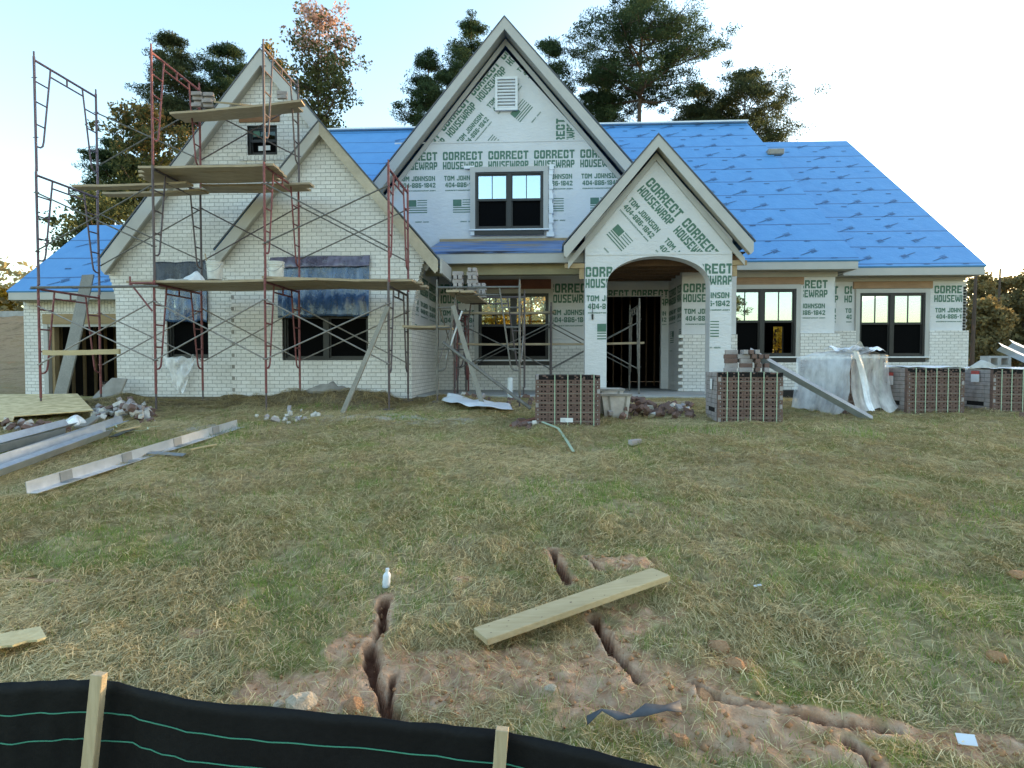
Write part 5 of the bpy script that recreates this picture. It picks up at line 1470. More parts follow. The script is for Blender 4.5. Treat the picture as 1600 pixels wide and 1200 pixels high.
angle_iron(ga(-60, 770), ga(170, 690, .05), .13, 'broad steel angle in the left bundle, the lowest of it', .9, 'galv', group=AG)
angle_iron(ga(-60, 752, .05), ga(166, 683, .08), .12, 'steel angle in the left bundle lying on the lowest one', .25, 'galv', group=AG)
angle_iron(ga(-70, 752, .03), ga(192, 668, .06), .10, 'slim steel angle poking out furthest right of the left bundle', .2, 'galv', group=AG)
angle_iron(ga(-60, 728, .02), ga(102, 688, .04), .11, 'dull narrow steel angle on its edge behind the left bundle', 1.3, 'galv_dark', group=AG)
angle_iron(ga(-70, 725, .04), ga(110, 677, .06), .14, 'wide bright steel angle pointing at the rubble below the particle board', .55, 'galv', group=AG)
b = MB(); a, b_ = ga(126, 676, .06), ga(174, 648, .14); b.beam(a, b_, .16, .03, up=(.1, -.5, 1)); tag(own_origin(b.build('board_offcut', M['plank_grey'])), 'grey board offcut sticking out of the rubble heap', 'board')
b = MB(); a, b_ = ga(176, 690, .03), ga(206, 677, .05); b.beam(a, b_, .10, .008, up=(0, -.3, 1)); tag(own_origin(b.build('tar_strip', M['blackflash'])), 'short black strip at the end of the left steel bundle', 'strip')
b = MB(); a, b_ = ga(180, 682, .05), ga(219, 674, .06); b.beam(a, b_, .035, .02); tag(own_origin(b.build('wood_sliver', M['newboard'])), 'pale wood sliver lying beyond the left steel bundle', 'wood scrap')
b = MB(); a, b_ = ga(226, 716, .03), ga(288, 715, .03); b.beam(a, b_, .09, .008, up=(.1, -.2, 1)); tag(own_origin(b.build('tar_strip', M['galv_dark'])), 'dark bent strip lying along the longest steel angle', 'strip')
b = MB(); a, b_ = ga(297, 708, .02), ga(338, 699, .02); b.beam(a, b_, .03, .015); tag(own_origin(b.build('wood_sliver', M['newboard'])), 'yellow wood sliver below the end of the longest steel angle', 'wood scrap')
# two angles resting on the far right pallet
q = on(P5, -.1, .6, H5 + .02)
for k, (px, py, px2, py2, lb) in enumerate([(1566, 541, 1640, 575, 'front steel angle sticking up from the cube at the right edge'), (1583, 536, 1660, 570, 'rear steel angle sticking up from the cube at the right edge')]):
    angle_iron(W(px, py, 10.8 + .3 * k), W(px2, py2, 11.2 + .3 * k), .10, lb, 2.4, 'galv', group=AG)
# white cap sheets
for (P, H, lb) in ((P4, H4, 'white cap sheet on the brick cube below the end window'), (P5, H5, 'white cap sheet on the brick cube at the right edge')):
    b = MB(); n = 6
    for i in range(n):
        for j in range(n):
            pass
    vs, fs = [], []
    for i in range(n + 1):
        for j in range(n + 1):
            x = -.50 + 1.0 * i / n; y = -.01 + .8 * j / n
            q = on(P, x, y, H + .016 + .012 * math.sin(i * 1.7 + j) + .02 * (j / n)); vs.append(q)
    for i in range(n):
        for j in range(n): k = i * (n + 1) + j; fs.append((k, k + n + 1, k + n + 2, k + 1))
    b.add(vs, fs); o = b.build('cap_sheet', M['tarp']); md = o.modifiers.new('s', 'SOLIDIFY'); md.thickness = .004; tag(own_origin(o), lb, 'sheet', 'white cap sheets')
# grey mortar lumps on pallet 5
p = on(P5, -.05, .5, H5 + .02)
heap('mortar_bag', (p[0] - .25, p[1], p[2]), .22, .14, .10, 'mortar', 'crumpled pale bag on the cube at the right edge', 'bag', seed=4, irr=.8)
b = MB(); l, w, h = .4, .2, .2
c0 = W(1578, 571, 11.6); c0.z -= 0
b.box(-.2, .2, -.1, .1, 0, .04); b.box(-.2, .2, -.1, .1, .16, .2); b.box(-.2, -.15, -.1, .1, .04, .16); b.box(-.03, .03, -.1, .1, .04, .16); b.box(.15, .2, -.1, .1, .04, .16)
o = b.build('concrete_block', M['concrete']); o.location = on(P5, -.02, .6, H5 + .04); tag(o, 'grey hollow concrete block on the cube at the right edge', 'block')
# torn film over pallet 3
def cloth(name, quad, nu, nv, fn, mat, label, cat, group=None, solid=.002):
    vs, fs = [], []
    A, B, C_, D_ = [Vector(q) for q in quad]
    for j in range(nv + 1):
        for i in range(nu + 1):
            u, v = i / nu, j / nv
            p = (A * (1 - u) + B * u) * (1 - v) + (D_ * (1 - u) + C_ * u) * v
            vs.append(p + fn(u, v))
    for j in range(nv):
        for i in range(nu): k = j * (nu + 1) + i; fs.append((k, k + 1, k + nu + 2, k + nu + 1))
    b = MB(); b.add(vs, fs); o = b.build(name, M[mat], smooth=True)
    if solid: md = o.modifiers.new('s', 'SOLIDIFY'); md.thickness = solid
    return tag(own_origin(o), label, cat, group)
def vn(x, y, s=0): return float(vnoise(np.array(x, float), np.array(y, float), s))
w3 = .985
vs, fs = [], []
prof = [(-.60, .04), (-.545, .35), (-.535, .66), (-.525, H3 + .01), (-.30, H3 + .07), (0, H3 + .10), (.30, H3 + .05), (.55, H3 + .03)]
nn = 26
for i, (x, z) in enumerate(prof):
    for j in range(nn + 1):
        y = -.10 + 1.05 * j / nn
        d = .07 * (vn(y * 9 + i * .3, i * 1.1, 3) - .7) - (.09 * vn(y * 5, 2, 6) if i == 0 else 0)
        vs.append(on(P3, x + d * (1 if i < 3 else 0), y, z + (.12 * (vn(y * 5, x * 5, 4) - .3) if i > 2 else .12 * (vn(y * 9, 0, 5) - .5))))
for i in range(len(prof) - 1):
    for j in range(nn): k = i * (nn + 1) + j; fs.append((k, k + 1, k + nn + 2, k + nn + 1))
b = MB(); b.add(vs, fs)
vs, fs = [], []
nu, nv = 20, 18
for j in range(nv + 1):
    for i in range(nu + 1):
        u, v = i / nu, j / nv
        x = -.53 + 1.07 * u + .04 * v; z = H3 + .08 - (H3 + .06) * v * (.80 + .25 * vn(u * 4, 1, 8))
        y = -.03 - .07 * vn(u * 8 + v, v * 2.5, 9) - .14 * v ** 4
        vs.append(on(P3, x, y, z))
for j in range(nv):
    for i in range(nu):
        u = i / nu
        k = j * (nu + 1) + i; fs.append((k, k + 1, k + nu + 2, k + nu + 1))
b.add(vs, fs)
tag(own_origin(b.build('plastic_wrap', M['clearfilm_thin'], smooth=True)), 'torn clear plastic wrap hanging over a brick cube', 'plastic sheet')
vs, fs = [], []
for j in range(16):
    for i in range(9):
        u, v = i / 8, j / 15
        vs.append(on(P3, -.55 + .15 * u * (1 - .3 * v) + .18 * v + .10 * math.sin(v * 4), -.13 - .22 * v ** 3 - .05 * vn(u * 6, v * 3, 12), H3 + .10 - (H3 + .04) * v + .03 * vn(u * 5, v * 9, 13)))
for j in range(15):
    for i in range(8): k = j * 9 + i; fs.append((k, k + 1, k + 10, k + 9))
b = MB(); b.add(vs, fs)
tag(own_origin(b.build('plastic_strip', M['clearfilm'], smooth=True)), 'thick white strip of plastic hanging down the corner of the wrapped cube', 'plastic sheet')
vs, fs = [], []
for j in range(10):
    for i in range(22):
        u, v = i / 21, j / 9
        vs.append(on(P3, -.50 + 1.0 * u + .02 * vn(u * 8, v * 8, 15), -.05 + .5 * v, H3 + .10 + .22 * vn(u * 5, v * 4, 14) * (1 - u * .4) + .02 * math.sin(u * 30)))
for j in range(9):
    for i in range(21): k = j * 22 + i; fs.append((k, k + 1, k + 23, k + 22))
b = MB(); b.add(vs, fs)
tag(own_origin(b.build('plastic_roll', M['clearfilm'], smooth=True)), 'bunched white plastic lying on top of the wrapped cube', 'plastic sheet')

# ================================================================== SHEETS ON THE WINDOWS
x0, x1 = W(436, 480, YA).x, W(578, 480, YA).x
zt, zm = W(507, 401, YA).z, W(507, 495, YA).z
q = [(x0, YA - .06, zm), (x1, YA - .06, zm), (x1, YA - .02, zt - .02), (x0, YA - .02, zt - .02)]
cloth('plastic_curtain', q, 90, 24, lambda u, v: Vector((0, -.045 * (vn(u * 26 + 1.5 * vn(u * 4, v * 3, 2), v * 1.6, 1) - .2) * (1 - .6 * v), .05 * (vn(u * 9, 0, 3) - .5) * (1 - v))), 'plasticblue', 'blue plastic sheet hanging over the wide window of the brick gable', 'plastic sheet')
x0, x1 = W(423, 405, YA).x, W(579, 405, YA).x
q = [(x0, YA - .08, W(507, 419, YA).z), (x1, YA - .08, W(507, 417, YA).z), (x1, YA - .02, W(507, 400, YA).z), (x0, YA - .02, W(507, 401, YA).z)]
cloth('plastic_valance', q, 60, 8, lambda u, v: Vector((0, -.03 * vn(u * 14, v * 3, 5), .03 * (vn(u * 7, 1, 6) - .5))), 'plasticviolet', 'violet grey plastic flap across the top of the wide window', 'plastic sheet')
x0, x1 = W(261, 480, YB).x, W(326, 480, YB).x
q = [(x0, YB - .05, W(293, 503, YB).z), (x1, YB - .05, W(293, 503, YB).z), (x1, YB - .03, W(293, 440, YB).z), (x0, YB - .03, W(293, 440, YB).z)]
cloth('plastic_curtain', q, 50, 16, lambda u, v: Vector((0, -.03 * vn(u * 10, v * 3, 7), .05 * (vn(u * 6, 0, 8) - .5) * (1 - v))), 'plasticblue', 'blue plastic sheet hanging over the narrow window behind the scaffold', 'plastic sheet')
x0, x1 = W(244, 420, YB).x, W(329, 420, YB).x
q = [(x0, YB - .07, W(286, 446, YB).z), (x1, YB - .07, W(286, 446, YB).z), (x1, YB - .03, W(286, 409, YB).z), (x0, YB - .03, W(286, 410, YB).z)]
cloth('plastic_valance', q, 70, 12, lambda u, v: Vector((0, -.04 * vn(u * 22, v * 2, 9) * (1 - v), .04 * (vn(u * 8, 1, 2) - .5))), 'plasticdark', 'black plastic sheet across the top of the narrow window', 'plastic sheet')
x0, x1 = W(262, 590, YB).x, W(305, 590, YB).x
q = [(x0 + .25, YB - .12, W(290, 612, YB).z), (x1 - .1, YB - .12, W(290, 612, YB).z), (x1 + .1, YB - .10, W(285, 557, YB).z), (x0 - .02, YB - .10, W(285, 557, YB).z)]
cloth('plastic_scrap', q, 26, 26, lambda u, v: Vector((.06 * (vn(v * 5, u * 2, 4) - .5), -.10 * vn(u * 6, v * 6, 3), .10 * (vn(u * 5, 0, 8) - .5))), 'clearfilm_thin', 'torn clear plastic scrap hanging from the narrow window sill', 'plastic sheet')

# ================================================================== THINGS ON THE GROUND
# particle board sheet on the rubble
c = [ga(-110, 672, .06), ga(17, 672, .10), ga(30, 660, .12), ga(146, 657, .16), ga(122, 614, .50), ga(-110, 615, .55)]
A, B = ga(-90, 668, .08), ga(146, 655, .15)
A2, B2 = W(-80, 617, 11.7), W(121, 615, 11.5)
b = MB(); nrm = (B - A).cross(A2 - A).normalized()
if nrm.z < 0: nrm = -nrm
P_ = [A + (B - A) * t + (A2 - A) * s for t, s in ((0, 0.02), (.44, .0), (.46, .06), (1, 0.0))] + [B2, A2]
P_[1] = P_[1] - (A2 - A) * .12; P_[2] = P_[2] - (A2 - A) * .05
n_ = len(P_); b.add(P_ + [p - nrm * .014 for p in P_], [tuple(range(n_)), tuple(range(2 * n_ - 1, n_ - 1, -1))] + [((k + 1) % n_, k, n_ + k, n_ + (k + 1) % n_) for k in range(n_)])
tag(own_origin(b.build('particle_board', M['osb'])), 'large tan particle board sheet with white stains lying on the rubble', 'board sheet')
# old slab leaning by the garage
p = W(160, 624, 12.35)
b = MB(); X0, X1 = W(138, 600, 12.35).x, W(183, 600, 12.35).x; Z0 = hz(p.x, 12.3) - .05; Zt = W(160, 592, 12.5).z
b.add([(X0, 12.3, Z0), (X1, 12.32, Z0), (X1 + .02, 12.62, Zt), (X0 + .32, 12.60, Zt + .02), (X0 + .14, 12.5, Zt - .22)] + [(x, y + .06, z) for x, y, z in [(X0, 12.3, Z0), (X1, 12.32, Z0), (X1 + .02, 12.62, Zt), (X0 + .32, 12.60, Zt + .02), (X0 + .14, 12.5, Zt - .22)]],
      [(0, 1, 2, 3, 4), (9, 8, 7, 6, 5), (1, 0, 5, 6), (2, 1, 6, 7), (3, 2, 7, 8), (4, 3, 8, 9), (0, 4, 9, 5)])
tag(own_origin(b.build('mortar_slab', M['concrete_dark'], bevel=.015)), 'grey mortar caked board leaning beside the garage opening', 'board')
def chunk(seed, s=(1, 1, 1), sub=2):
    bm = bmesh.new(); bmesh.ops.create_icosphere(bm, subdivisions=sub, radius=.5); R = random.Random(seed)
    for v in bm.verts:
        d = v.co.normalized(); f = .55 + .5 * vn(d.x * 1.7 + seed * 5, d.y * 1.7 + d.z * 2.1, seed) + .12 * vn(d.x * 5 + seed, d.y * 5 + d.z * 4, seed + 1)
        v.co = Vector((d.x * s[0], d.y * s[1], d.z * s[2])) * f * .5
    me = bpy.data.meshes.new('chunk'); bm.to_mesh(me); bm.free(); return me
ROCKM = [chunk(k, (1, .8, .65)) for k in range(4)]
def shard_mesh(seed, mat):
    R = random.Random(seed); b = MB(); l, w, h = R.uniform(.08, .17), .07, .07
    vs = [(-l / 2, -w / 2, 0), (l / 2 * R.uniform(.5, 1), -w / 2, 0), (l / 2, w / 2, 0), (-l / 2, w / 2, 0), (-l / 2, -w / 2, h), (l / 2 * R.uniform(.3, 1), -w / 2, h * R.uniform(.7, 1)), (l / 2 * R.uniform(.5, 1), w / 2, h), (-l / 2, w / 2, h)]
    b.add(vs, [(0, 3, 2, 1), (4, 5, 6, 7), (0, 1, 5, 4), (1, 2, 6, 5), (2, 3, 7, 6), (3, 0, 4, 7)])
    o = b.build('broken_brick', M[mat], bevel=.004); me = o.data; bpy.data.objects.remove(o); return me
SH = {m_: [shard_mesh(k, m_) for k in range(4)] for m_ in ('redbrick', 'whitebrickface', 'mortar')}
def rubble(pts_fn, n, label, group, seed, red=.6, pale=.25, smin=.8, smax=1.2, hmax=.15):
    R = random.Random(seed)
    for k in range(n):
        p, hh = pts_fn(R)
        m_ = 'redbrick' if R.random() < red else ('whitebrickface' if R.random() < pale / (1 - red + 1e-6) else 'mortar')
        o = bpy.data.objects.new('broken_brick', R.choice(SH[m_])); COL.objects.link(o)
        o.location = (p.x, p.y, hz(p.x, p.y) + hh * R.random() - .01); o.rotation_euler = (R.uniform(-.7, .7), R.uniform(-.7, .7), R.uniform(0, 6.28))
        s = R.uniform(smin, smax); o.scale = (s, s, s)
        lab = label[{'redbrick': 0, 'whitebrickface': 1, 'mortar': 2}[m_]]
        tag(o, lab, 'brick piece', group)
def spread(px0, px1, py0, py1, peak=.18):
    def f(R):
        u = R.random(); t = R.triangular(0, 1, .5)
        px, py = px0 + (px1 - px0) * u, py0 + (py1 - py0) * t
        p = G(px, py); return p, peak * (1 - abs(2 * u - 1)) + .03
    return f
rubble(spread(150, 238, 637, 664, .26), 95, ['red brick piece in the rubble heap beside the particle board', 'pale brick piece in the rubble heap beside the particle board', 'white mortar lump in the rubble heap beside the particle board'], 'rubble heap beside the particle board', 1, .3, .3, .7, 1.3)
rubble(spread(-20, 110, 662, 682, .08), 40, ['red brick piece under the edge of the particle board', 'pale brick piece under the edge of the particle board', 'white mortar lump under the edge of the particle board'], 'rubble under the particle board', 2, .45, .25)
rubble(spread(938, 1085, 636, 657, .22), 110, ['dark red brick piece in the heap in front of the entry', 'pale brick piece in the heap in front of the entry', 'white mortar lump in the heap in front of the entry'], 'broken bricks heaped in front of the entry', 3, .78, .1, .8, 1.25)
rubble(spread(722, 840, 622, 640, .03), 18, ['dark red brick piece on the ground under the porch scaffold', 'pale brick piece on the ground under the porch scaffold', 'white mortar lump on the ground under the porch scaffold'], 'broken bricks under the porch scaffold', 4, .6, .2)
rubble(spread(790, 838, 655, 672, .02), 9, ['dark red brick piece left of the tagged brick cube', 'pale brick piece left of the tagged brick cube', 'white mortar lump left of the tagged brick cube'], 'broken bricks left of the tagged cube', 5, .8, .1)
rubble(spread(400, 500, 645, 662, .03), 26, ['red brick piece in the mortar spill below the scaffold', 'pale brick piece in the mortar spill below the scaffold', 'white mortar lump in the mortar spill below the scaffold'], 'mortar lumps below the scaffold', 6, .02, .2, .35, .9)
for px, py, k, lb in ((992, 697, 'pale', 'whole pale brick lying alone on the grass right of the tagged cube'), (826, 664, 'pale', 'whole pale brick on end beside the tagged cube'), (1600, 655, 'red', 'brown brick lying at the right edge of the grass')):
    p = G(px, py); loose_brick(k, p.x, p.y, p.z + .005, random.uniform(0, 1.2), lb, None)
# spilled grey mound and mulch lumps by the wall
p = G(508, 628); heap('mortar_mound', (p.x, 12.1, hz(p.x, 12.1) - .05), .55, .25, .17, 'concrete_dark', 'grey mortar mound against the wall below the wide window', 'mound', seed=9, irr=.6)
# big pale stain boards: plank lying flat in front of the entry
b = MB(); a, b_ = G(935, 632), G(1080, 630); a.z += .03; b_.z += .03; b.beam(a, b_, .14, .035); tag(own_origin(b.build('flat_board', M['plank'])), 'flat dusty board lying on the ground behind the broken bricks', 'board')
b = MB(); a, b_ = G(800, 668), G(850, 655); a.z += .03; b_.z += .03; b.beam(a, b_, .10, .03); tag(own_origin(b.build('flat_board', M['lumber_red'])), 'short reddish board lying left of the tagged brick cube', 'board')
# white mortar tubs
def tub(px, py, Y, s, rz, label):
    p = W(px, py, Y); p.z = max(hz(p.x, p.y), 0)
    t = thing('mortar_tub', label, 'tub', p, rz, 'mortar tubs beside the entry')
    b = MB(); w0, w1, h = .19 * s, .245 * s, .42 * s; tk = .012
    def ring(w, z): return [(-w, -w, z), (w, -w, z), (w, w, z), (-w, w, z)]
    vs = ring(w0, 0) + ring(w1, h) + ring(w1 - tk, h) + ring(w0 - tk, .015)
    fs = [(3, 2, 1, 0), (12, 13, 14, 15)]
    for l in range(3): fs += [(4 * l + k, 4 * l + (k + 1) % 4, 4 * l + 4 + (k + 1) % 4, 4 * l + 4 + k) for k in range(4)]
    b.add(vs, fs); b.build('tub_body', M['tub'], t, local=True)
    r = MB(); q = ring(w1 + .008, h - .01)
    for k in range(4): r.beam(q[k], q[(k + 1) % 4], .03, .035)
    r.build('rim', M['concrete_dark'], t, local=True)
    for sx in (-1, 1):
        r = MB(); r.add([(sx * w0 * .55, -w0 - .004, .02), (sx * w0 * .55 + .035, -w0 - .004, .02), (sx * w1 * .6 + .035, -w1 - .006, h - .03), (sx * w1 * .6, -w1 - .006, h - .03)], [(0, 1, 2, 3)] if sx > 0 else [(0, 1, 2, 3)]); r.build('stain_rib', M['concrete_dark'], t, local=True)
    m_ = MB(); m_.add(ring(w0 + .02, h * .75), [(0, 1, 2, 3)]); m_.build('mortar_fill', M['mortar'], t, local=True)
tub(948, 628, 10.6, 1.0, .05, 'stained white mortar tub half hidden behind the tagged brick cube')
tub(963, 630, 10.2, .95, -.12, 'stained white mortar tub in front of its twin by the entry')
# white sheet on the ground
A, B = G(690, 637), G(803, 647); A.z += .03; B.z += .03
Cc, D_ = G(795, 638), G(700, 634); Cc.z += .05; D_.z += .05
cloth('crumpled_sheet', [A, B, Cc, D_], 30, 12, lambda u, v: Vector((0, -.42 * math.sin(math.pi * u) * (1 - v), .07 * vn(u * 7, v * 4, 3))), 'tarp', 'white crumpled sheet lying on the ground below the porch scaffold', 'sheet')
# PVC stub
p = W(797, 612, 12.9)
b = MB(); b.tube((p.x, 12.9, FLOOR - .5), (p.x, 12.9, W(797, 590, 12.9).z), .055, 16); tag(own_origin(b.build('drain_pipe', M['pvc'], smooth=False)), 'white plastic pipe stub standing before the porch wall', 'pipe')
# pale green strap loose on the grass
pts = [W(847, 659, 9.2), ga(872, 674, .05), ga(884, 688, .03), ga(896, 706, .02)]
b = MB()
for a, c_ in zip(pts, pts[1:]): b.beam(a, c_, .035, .003, up=(0, -.6, 1))
tag(own_origin(b.build('loose_strap', M['strap'])), 'pale green plastic strap trailing from the tagged brick cube onto the grass', 'strap')
R_ = random.Random(8)
b = MB()
for k in range(3):
    p = ga(150 + 14 * k, 688 - 3 * k, .06); q = p.copy()
    for i in range(6):
        q2 = q + Vector((R_.uniform(-.05, .16), R_.uniform(-.1, .1), R_.uniform(-.03, .05))); b.beam(q, q2, .014, .002); q = q2
tag(own_origin(b.build('cut_straps', M['strap'])), 'tangle of cut pale green straps on the left steel bundle', 'strap')
p = ga(118, 672, .08)
heap('plastic_scrap', (p.x, p.y, p.z), .16, .1, .10, 'clearfilm', 'crumpled clear plastic at the end of the wide steel angle', 'plastic scrap', seed=6, irr=.9)
# board across the gully
NB = [G0(730, 990), G0(1022, 902), G0(1044, 920), G0(772, 1018)]
a = (NB[0] + NB[3]) / 2; c_ = (NB[1] + NB[2]) / 2
a.z = hz(a.x, a.y) + .03; c_.z = hz(c_.x, c_.y) + .03
for t in np.linspace(0, 1, 12):
    q = a + (c_ - a) * t; need = hz(q.x, q.y) + .018
    if q.z < need: a.z += need - q.z; c_.z += need - q.z
a, c_ = [CAM + (q_ - CAM) * ((CAMZ - q_.z) / (CAMZ - h_base(q_.x, q_.y))) + Vector((0, 0, 0)) for q_ in (a, c_)]
t = thing('pine_board', 'new yellow pine board lying across the gully in the foreground', 'board', (a + c_) / 2)
b = MB(); b.beam(a, c_, .16, .036, up=(0, 0, 1)); b.build('board', M['newboard'], t, bevel=.003)
d = (c_ - a).normalized(); s_ = d.cross(Vector((0, 0, 1))); u_ = s_.cross(d)
for k, (f, o_) in enumerate(((.04, .03), (.06, -.045), (.12, .02), (.15, -.03), (.28, .05), (.30, -.05), (.46, .0), (.56, .045), (.62, .05), (.80, -.02), (.95, .03))):
    q = a + (c_ - a) * f + s_ * o_ + u_ * .0185
    b = MB(); r = .008 if f == .46 else .0045
    b.add([q + d * (r * math.cos(i * .785)) + s_ * (r * .8 * math.sin(i * .785)) for i in range(8)], [tuple(range(8))]); b.build('knot', M['darkwood'], t)
# pale board offcut at the left edge
a, c_ = ga(-40, 1035, .05), ga(68, 1002, .05)
b = MB(); d = (c_ - a).normalized(); s_ = Vector((-d.y, d.x, 0))
w = .10; R_ = random.Random(2); top, bot = [], []
for k in range(15):
    q = a + (c_ - a) * (k / 14); top.append(q + s_ * w * (1 + R_.uniform(-.07, .07))); bot.append(q - s_ * w * (1 + R_.uniform(-.12, .12)))
loop = bot + top[::-1]; n_ = len(loop)
b.add([p + Vector((0, 0, .011)) for p in loop] + [p for p in loop], [tuple(range(n_)), tuple(range(2 * n_ - 1, n_ - 1, -1))] + [((k + 1) % n_, k, n_ + k, n_ + (k + 1) % n_) for k in range(n_)])
tag(own_origin(b.build('board_offcut', M['osb_pale'])), 'torn pale yellow board offcut at the left edge of the foreground', 'board')
# bottle
p = G(603, 915)
t = thing('plastic_bottle', 'small crushed clear plastic bottle standing in the straw', 'bottle', p)
t.scale = (.85, .85, .75)
prof = [(0, 0), (.026, 0), (.030, .01), (.027, .03), (.031, .05), (.028, .07), (.031, .10), (.024, .12), (.012, .135), (.012, .15)]; n = 14; b = MB(); vs = []
for r, z in prof:
    for k in range(n): vs.append((r * math.cos(.449 * k) + z * .08, r * math.sin(.449 * k), z))
b.add(vs, [(i * n + k, i * n + (k + 1) % n, (i + 1) * n + (k + 1) % n, (i + 1) * n + k) for i in range(len(prof) - 1) for k in range(n)])
b.build('bottle_body', M['pvc'], t, local=True, smooth=True)
b = MB(); b.tube((.012, 0, .148), (.0125, 0, .165), .014, 12); b.build('cap', M['pvc'], t, local=True)
# blue plastic strip
pts = [ga(917, 1146, .04), ga(940, 1139, .06), ga(965, 1141, .05), ga(985, 1142, .05), ga(1010, 1137, .06), ga(1040, 1129, .05), ga(1064, 1127, .05)]
b = MB()
L_ = len(pts); vs = []
for k, p in enumerate(pts):
    w = .014 + .012 * (k > 3); vs += [p + Vector((0, -w, -.012 + .02 * (k % 2))), p + Vector((0, w, .012 - .01 * (k % 2)))]
b.add(vs, [(2 * k, 2 * k + 2, 2 * k + 3, 2 * k + 1) for k in range(L_ - 1)])
o = b.build('plastic_strip', M['bluetape'], smooth=True); md = o.modifiers.new('s', 'SOLIDIFY'); md.thickness = .003
tag(own_origin(o), 'twisted slate blue plastic strip on the bare clay', 'plastic strip')
p = ga(1510, 1160, .02); b = MB(); b.beam(p + Vector((-.03, .013, 0)), p + Vector((.03, -.013, .01)), .058, .003, up=(-.1, -.25, 1)); tag(own_origin(b.build('paper_card', M['paper'])), 'small white card lying on the clay in the right corner', 'card')
b = MB(); p = ga(1183, 921, .02); b.beam(p + Vector((-.02, 0, 0)), p + Vector((.03, .01, .006)), .015, .003, up=(.2, -.3, 1)); tag(own_origin(b.build('plastic_scrap', M['tarp'])), 'tiny white plastic scrap in the grass right of the pine board', 'plastic scrap')
b = MB(); a, c_ = ga(1361, 667, .02), ga(1395, 670, .02); b.beam(a, c_, .04, .02); tag(own_origin(b.build('wood_sliver', M['newboard'])), 'pale wood sliver on the grass below the wrapped cube', 'wood scrap')
for me in ROCKM: me.materials.append(M['rock'])
CLM = [m_.copy() for m_ in ROCKM]
for me in CLM: me.materials.clear(); me.materials.append(M['clod'])
def rock(px, py, s, k, label, clay=False, group=None, name=None):
    p = G(px, py); o = bpy.data.objects.new(name or ('clay_clod' if clay else 'rock'), (CLM if clay else ROCKM)[k]); COL.objects.link(o)
    o.location = (p.x, p.y, p.z + s * .05); o.rotation_euler = (0, 0, k * 1.3 + px); o.scale = (s, s, s); tag(o, label, 'clod' if clay else 'rock', group)
rock(472, 1104, .17, 0, 'largest pale rock behind the black silt fence'); rock(437, 1100, .08, 1, 'small pale rock left of the largest one by the silt fence'); rock(552, 1106, .13, 2, 'clay lump beside the left gully', True)
rock(1123, 1015, .16, 3, 'red clay clod in the grass right of the pine board', True); rock(1148, 1050, .13, 1, 'dark red clay clod half sunk right of the gully', True); rock(1555, 1038, .11, 2, 'round brown clod near the right edge', True)
rock(608, 1090, .07, 1, 'small white stone down in the left gully'); rock(860, 1083, .07, 3, 'small pale stone on the bare clay patch'); rock(1062, 1162, .1, 0, 'reddish leaf coloured clod below the blue strip', True)
rock(1095, 1085, .18, 2, 'flat clay lump at the head of the right ledge', True); rock(1590, 900, .14, 0, 'brown clod at the right edge above the grass', True)

# ================================================================== SILT FENCE
SF = thing('silt_fence', 'low black cloth silt fence with green threads and wooden stakes across the near corner', 'fence', (-.5, 2.0, 0))
def fence_line(pxs):
    pass
def fpt(px, py, Y): return W(px, py, Y)
top = [(-60, 1068, 1.98), (0, 1066, 1.99), (60, 1065, 2.0), (110, 1063, 2.01), (148, 1062, 2.02), (185, 1067, 2.0), (230, 1078, 1.98), (290, 1092, 1.97), (360, 1101, 1.97), (450, 1108, 1.98), (560, 1119, 1.99), (680, 1131, 2.0), (780, 1142, 2.02), (830, 1151, 2.0), (900, 1167, 1.98), (970, 1185, 1.97), (1050, 1203, 1.96), (1150, 1228, 1.95)]
tp = [fpt(*t_) for t_ in top]
# resample
dense = []
for a, c_ in zip(tp, tp[1:]):
    for k in range(6): dense.append(a + (c_ - a) * (k / 6))
dense.append(tp[-1])
rows_ = 14; Hf = .62; vs = []; nD = len(dense)
for j in range(rows_ + 1):
    v = j / rows_
    for i, p in enumerate(dense):
        sag = .035 * math.sin(v * 3.1) * (vn(i * .16, v * 2, 3) - .3) + .012 * (vn(i * .5, v * 5, 5) - .5)
        vs.append(p + Vector((0, sag + .02 * v, -Hf * v + .004 * vn(i * .4, 0, 2))))
b = MB(); b.add(vs, [(j * nD + i, j * nD + i + 1, (j + 1) * nD + i + 1, (j + 1) * nD + i) for j in range(rows_) for i in range(nD - 1)])
o = b.build('silt_cloth', M['silt'], SF, smooth=True); md = o.modifiers.new('s', 'SOLIDIFY'); md.thickness = .004
for v0 in (.115, .215):
    b = MB()
    for i in range(nD - 1):
        j = v0 / Hf * rows_; j0 = int(j); f = j - j0
        pa = Vector(vs[j0 * nD + i]) * (1 - f) + Vector(vs[(j0 + 1) * nD + i]) * f; pb = Vector(vs[j0 * nD + i + 1]) * (1 - f) + Vector(vs[(j0 + 1) * nD + i + 1]) * f
        b.beam(pa + Vector((0, -.007, 0)), pb + Vector((0, -.007, 0)), .004, .0018, up=(0, -1, 0))
    b.build('green_thread', M['greenthread'], SF)
for px, py, lean in ((155, 1052, -.045), (785, 1138, -.03)):
    p = W(px, py, 1.965); q = p + Vector((lean * 1.6, -.01, -.62))
    b = MB(); b.beam(q, p, .042, .03, up=(0, -1, 0)); b.build('stake', M['stake'], SF, bevel=.002)

